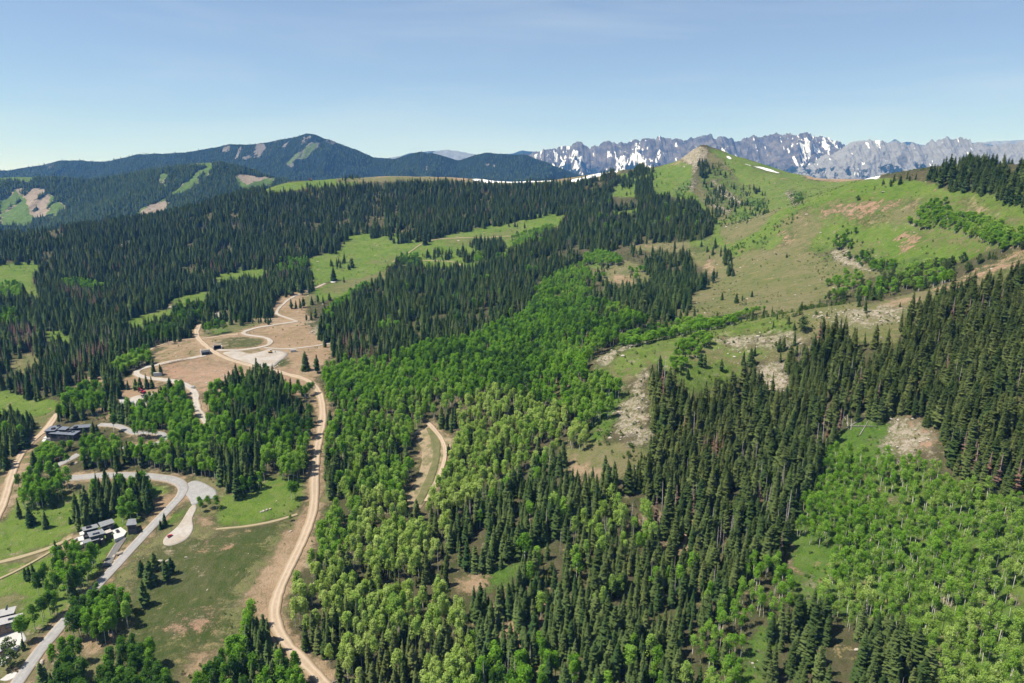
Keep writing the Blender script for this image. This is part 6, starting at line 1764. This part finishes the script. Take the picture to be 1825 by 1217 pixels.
def machine(u, v, heading, c1, c2, label, cat, name, k=1.0):
    x, y, z = spot(u, v)
    e = bpy.data.objects.new(name, None)
    COL.objects.link(e)
    e.location = (x, y, z + .3)
    e.rotation_euler = (0, 0, R(heading))
    e.scale = (k, k, k)
    tag(e, label, cat)
    m1, m2 = paint_mat(label.split()[0] + ' machine paint', c1), paint_mat(label.split()[0] + ' machine trim', c2)
    def lp(nm, vf, m_, par=e):
        return put(nm, new_mesh(nm, vf[0], vf[1], m_), par)
    for s in (-1, 1):
        tr = lp('track', profile([(-2,.25),(-1.7,0),(1.7,0),(2,.25),(2,.65),(1.7,.9),(-1.7,.9),(-2,.65)], s * 1.15 - .3, s * 1.15 + .3), M_TYRE)
    lp('undercarriage', slab([(-1.2,-.84),(1.2,-.84),(1.2,.84),(-1.2,.84)], .3, 1.0), M_TYRE)
    hs = lp('house', profile([(-2.2,1.01),(1.3,1.01),(1.3,1.6),(-.6,1.9),(-2.2,1.9)], -1.3, 1.3), m1)
    cab = lp('cab', profile([(-.3,1.75),(1.29,1.61),(1.1,2.9),(-.3,2.95)], .25, 1.25), M_GLASS)
    lp('cab_roof', slab([(-.4,.2),(1.2,.2),(1.2,1.3),(-.4,1.3)], 2.951, 3.05), m2, cab)
    bm = lp('boom', profile([(1.0,1.3),(1.5,1.3),(3.4,3.9),(4.6,3.75),(4.6,4.1),(3.3,4.4),(1.0,1.8)], -.45, -.1), m1)
    st = lp('stick', profile([(4.45,4.2),(4.75,4.2),(5.6,1.5),(5.3,1.4)], -.42, -.13), m1)
    lp('bucket', profile([(5.2,1.5),(5.7,1.55),(5.9,.7),(5.3,.3),(4.8,.6),(5.25,.9)], -.75, .2), M_TYRE, st)
    return e
machine(482, 629, 10, (.55, .33, .03), (.6, .6, .58), 'yellow excavator with white cab roof digging on the pale ground', 'excavator', 'excavator', .78)
machine(255, 700.5, 160, (.52, .02, .06), (.5, .1, .3), 'red excavator in the tree shade of the building site', 'excavator', 'excavator', .85)

# tiny shelter far off on the ridge
x, y, z = spot(553, 322)
e = bpy.data.objects.new('hut', None)
COL.objects.link(e)
e.location = (x, y, z)
tag(e, 'tiny brown hut on the grassy top of the long ridge', 'hut')
put('wall', new_mesh('wall', *slab([(-3,-2),(3,-2),(3,2),(-3,2)], -1, 3), M_TIMBER), e)
put('roof', new_mesh('roof', *profile([(-3.5,3.001),(3.5,3.001),(0,5)], -2.5, 2.5), flat('red brown roof', (.25,.11,.08), .8)), e)

# ------------------------------------------------------------------ logs and single boulders
def logmesh(L, r, seed):
    g = np.random.default_rng(seed)
    parts_ = [prism((-L / 2, 0, 0), (L / 2, 0, 0), r, r * .55, 6)]
    for i in range(5):
        t_ = g.uniform(-.2, .45) * L
        a = g.uniform(.3, 2.8)
        parts_.append(prism((t_, 0, 0), (t_ + .3, math.cos(a) * r * 4, math.sin(a) * r * 4), r * .25, r * .1, 3))
    return join(parts_)
LOGS = [new_mesh('log', *logmesh(L, r, 900 + i), M_GREYWOOD) for i, (L, r) in enumerate([(11, .26), (8, .22), (14, .3)])]
M_FRESH = flat('weathered brown wood', (.24, .17, .115), .9, var=.3)
LOGB = [new_mesh('log', *logmesh(L, r, 950 + i), M_FRESH) for i, (L, r) in enumerate([(7, .3), (9, .28)])]
def fallen(u, v, deg, msh, label, group, cat='log', nm='fallen_log'):
    x, y, z = spot(u, v)
    d = np.array([math.cos(R(deg)), math.sin(R(deg))])
    z0, z1 = float(ground(x - d[0] * 4, y - d[1] * 4)), float(ground(x + d[0] * 4, y + d[1] * 4))
    o = put(nm, msh, None, (x, y, (z0 + z1) / 2 + .25), (0, -math.atan2(z1 - z0, 8), R(deg)))
    tag(o, label, cat, group)
for i, (u, v, a) in enumerate([(1511,752,70),(1517,757,65),(1536,760,-30),(1540,763,40),(1507,748,85),(1528,752,10)]):
    fallen(u, v, a, LOGS[i % 3], 'bleached fallen trunk on the brush above the open aspens', 'fallen trunks above the open aspens')
for i, (u, v, a) in enumerate([(868,1148,20),(878,1160,-20),(872,1170,40),(860,1135,65),(905,1130,-50)]):
    fallen(u, v, a, LOGS[i % 3], 'bleached fallen trunk on brown earth in the dark central woods', 'fallen trunks in the central woods')
for i, (u, v, a) in enumerate([(745,768,35),(742,771,30),(840,905,60),(965,845,30),(600,1214,30),(1015,955,40)]):
    fallen(u, v, a, LOGS[(i + 1) % 3], 'pale fallen log at the edge of the aspen woods', 'fallen logs along the aspen woods')
for i in range(16):
    fallen(294 + i * 2.5, 648 - i * .55 + (i % 3) * .8, 20 + (i * 37) % 50 - 25, LOGB[i % 2], 'rough brown log in the long heap beside the pale road', 'logs heaped beside the pale road', 'log', 'log')
def stone(u, v, s, label, group=None):
    x, y, z = spot(u, v)
    o = put('boulder', ROCKS[int(u + v) % 5], None, (x, y, z + s * .2), (0, 0, u), (s, s, s * .9))
    tag(o, label, 'boulder', group)
for u, v, s in [(203,992,1.4),(214,987,2.0),(217,985,1.6),(205,1000,1.0),(198,1006,.9)]:
    stone(u, v, s, 'pale boulder on the verge between driveway and road', 'boulders on the house verge')
for u, v, s in [(72,1184,1.6),(68,1187,1.3),(75,1178,1.1)]:
    stone(u, v, s, 'white boulder at the bottom roadside near the spruces', 'boulders at the bottom roadside')
for u, v, s in [(491,655,1.3),(487,654,1.0),(495,652,1.5),(483,656,1.1),(478,657,.9),(498,649,1.2),(489,657,.8),(503,646,.9)]:
    stone(u, v, s, 'tan boulder in the row along the pale construction ground', 'boulders along the construction ground')
for u, v, s in [(285,1001,1.5),(289,1000,1.2),(299,1000,1.4)]:
    stone(u, v, s, 'white boulder among the meadow spruces below the parking lot', 'boulders among the meadow spruces')
for u, v, s in [(552,588,1.6),(557,592,1.8),(562,596,1.5),(567,600,1.8),(575,603,1.4),(583,606,1.6),(548,582,1.2)]:
    stone(u, v, s, 'tan boulder on the stony bank by the dark spruce edge', 'boulders on the stony bank')
for u, v, s in [(470,911,1.0),(476,909,1.2),(482,907,1.0),(465,913,.8)]:
    stone(u, v, s, 'pale stone in the streak across the green meadow', 'stones across the green meadow')

# storage container and concrete blocks about the works
def box_thing(name, u, v, sx, sy, sz, deg, m_, m2, label, cat, lid='lid'):
    x, y, z = spot(u, v)
    e = bpy.data.objects.new(name, None)
    COL.objects.link(e)
    e.location = (x, y, z + .25)
    e.rotation_euler = (0, 0, R(deg))
    tag(e, label, cat)
    put('body', new_mesh('body', *slab([(-sx/2,-sy/2),(sx/2,-sy/2),(sx/2,sy/2),(-sx/2,sy/2)], -.4, sz), m_), e)
    put(lid, new_mesh(lid, *slab([(-sx/2-.08,-sy/2-.08),(sx/2+.08,-sy/2-.08),(sx/2+.08,sy/2+.08),(-sx/2-.08,sy/2+.08)], sz + .002, sz + .14), m2), e)
    for k_ in np.linspace(-sx / 2 + .3, sx / 2 - .3, 9):
        put('rib', new_mesh('rib', *slab([(k_-.08,-sy/2-.07),(k_+.08,-sy/2-.07),(k_+.08,-sy/2-.002),(k_-.08,-sy/2-.002)], .1, sz - .1), m_), e)
box_thing('storage_container', 281.5, 669.5, 6, 2.4, 2.4, 8, M_WHITE, M_CONC, 'white storage container beneath the thick spruce by the pale road', 'container', 'roof')
box_thing('storage_container', 523, 627, 5, 2.2, 1.6, 20, M_WHITE, M_CONC, 'low white container beside the track east of the excavator', 'container', 'roof')
box_thing('storage_container', 232, 722, 5, 2.4, 2.3, 15, M_CONC, M_GREYROOF, 'grey site container on the dusty building site', 'container', 'roof')
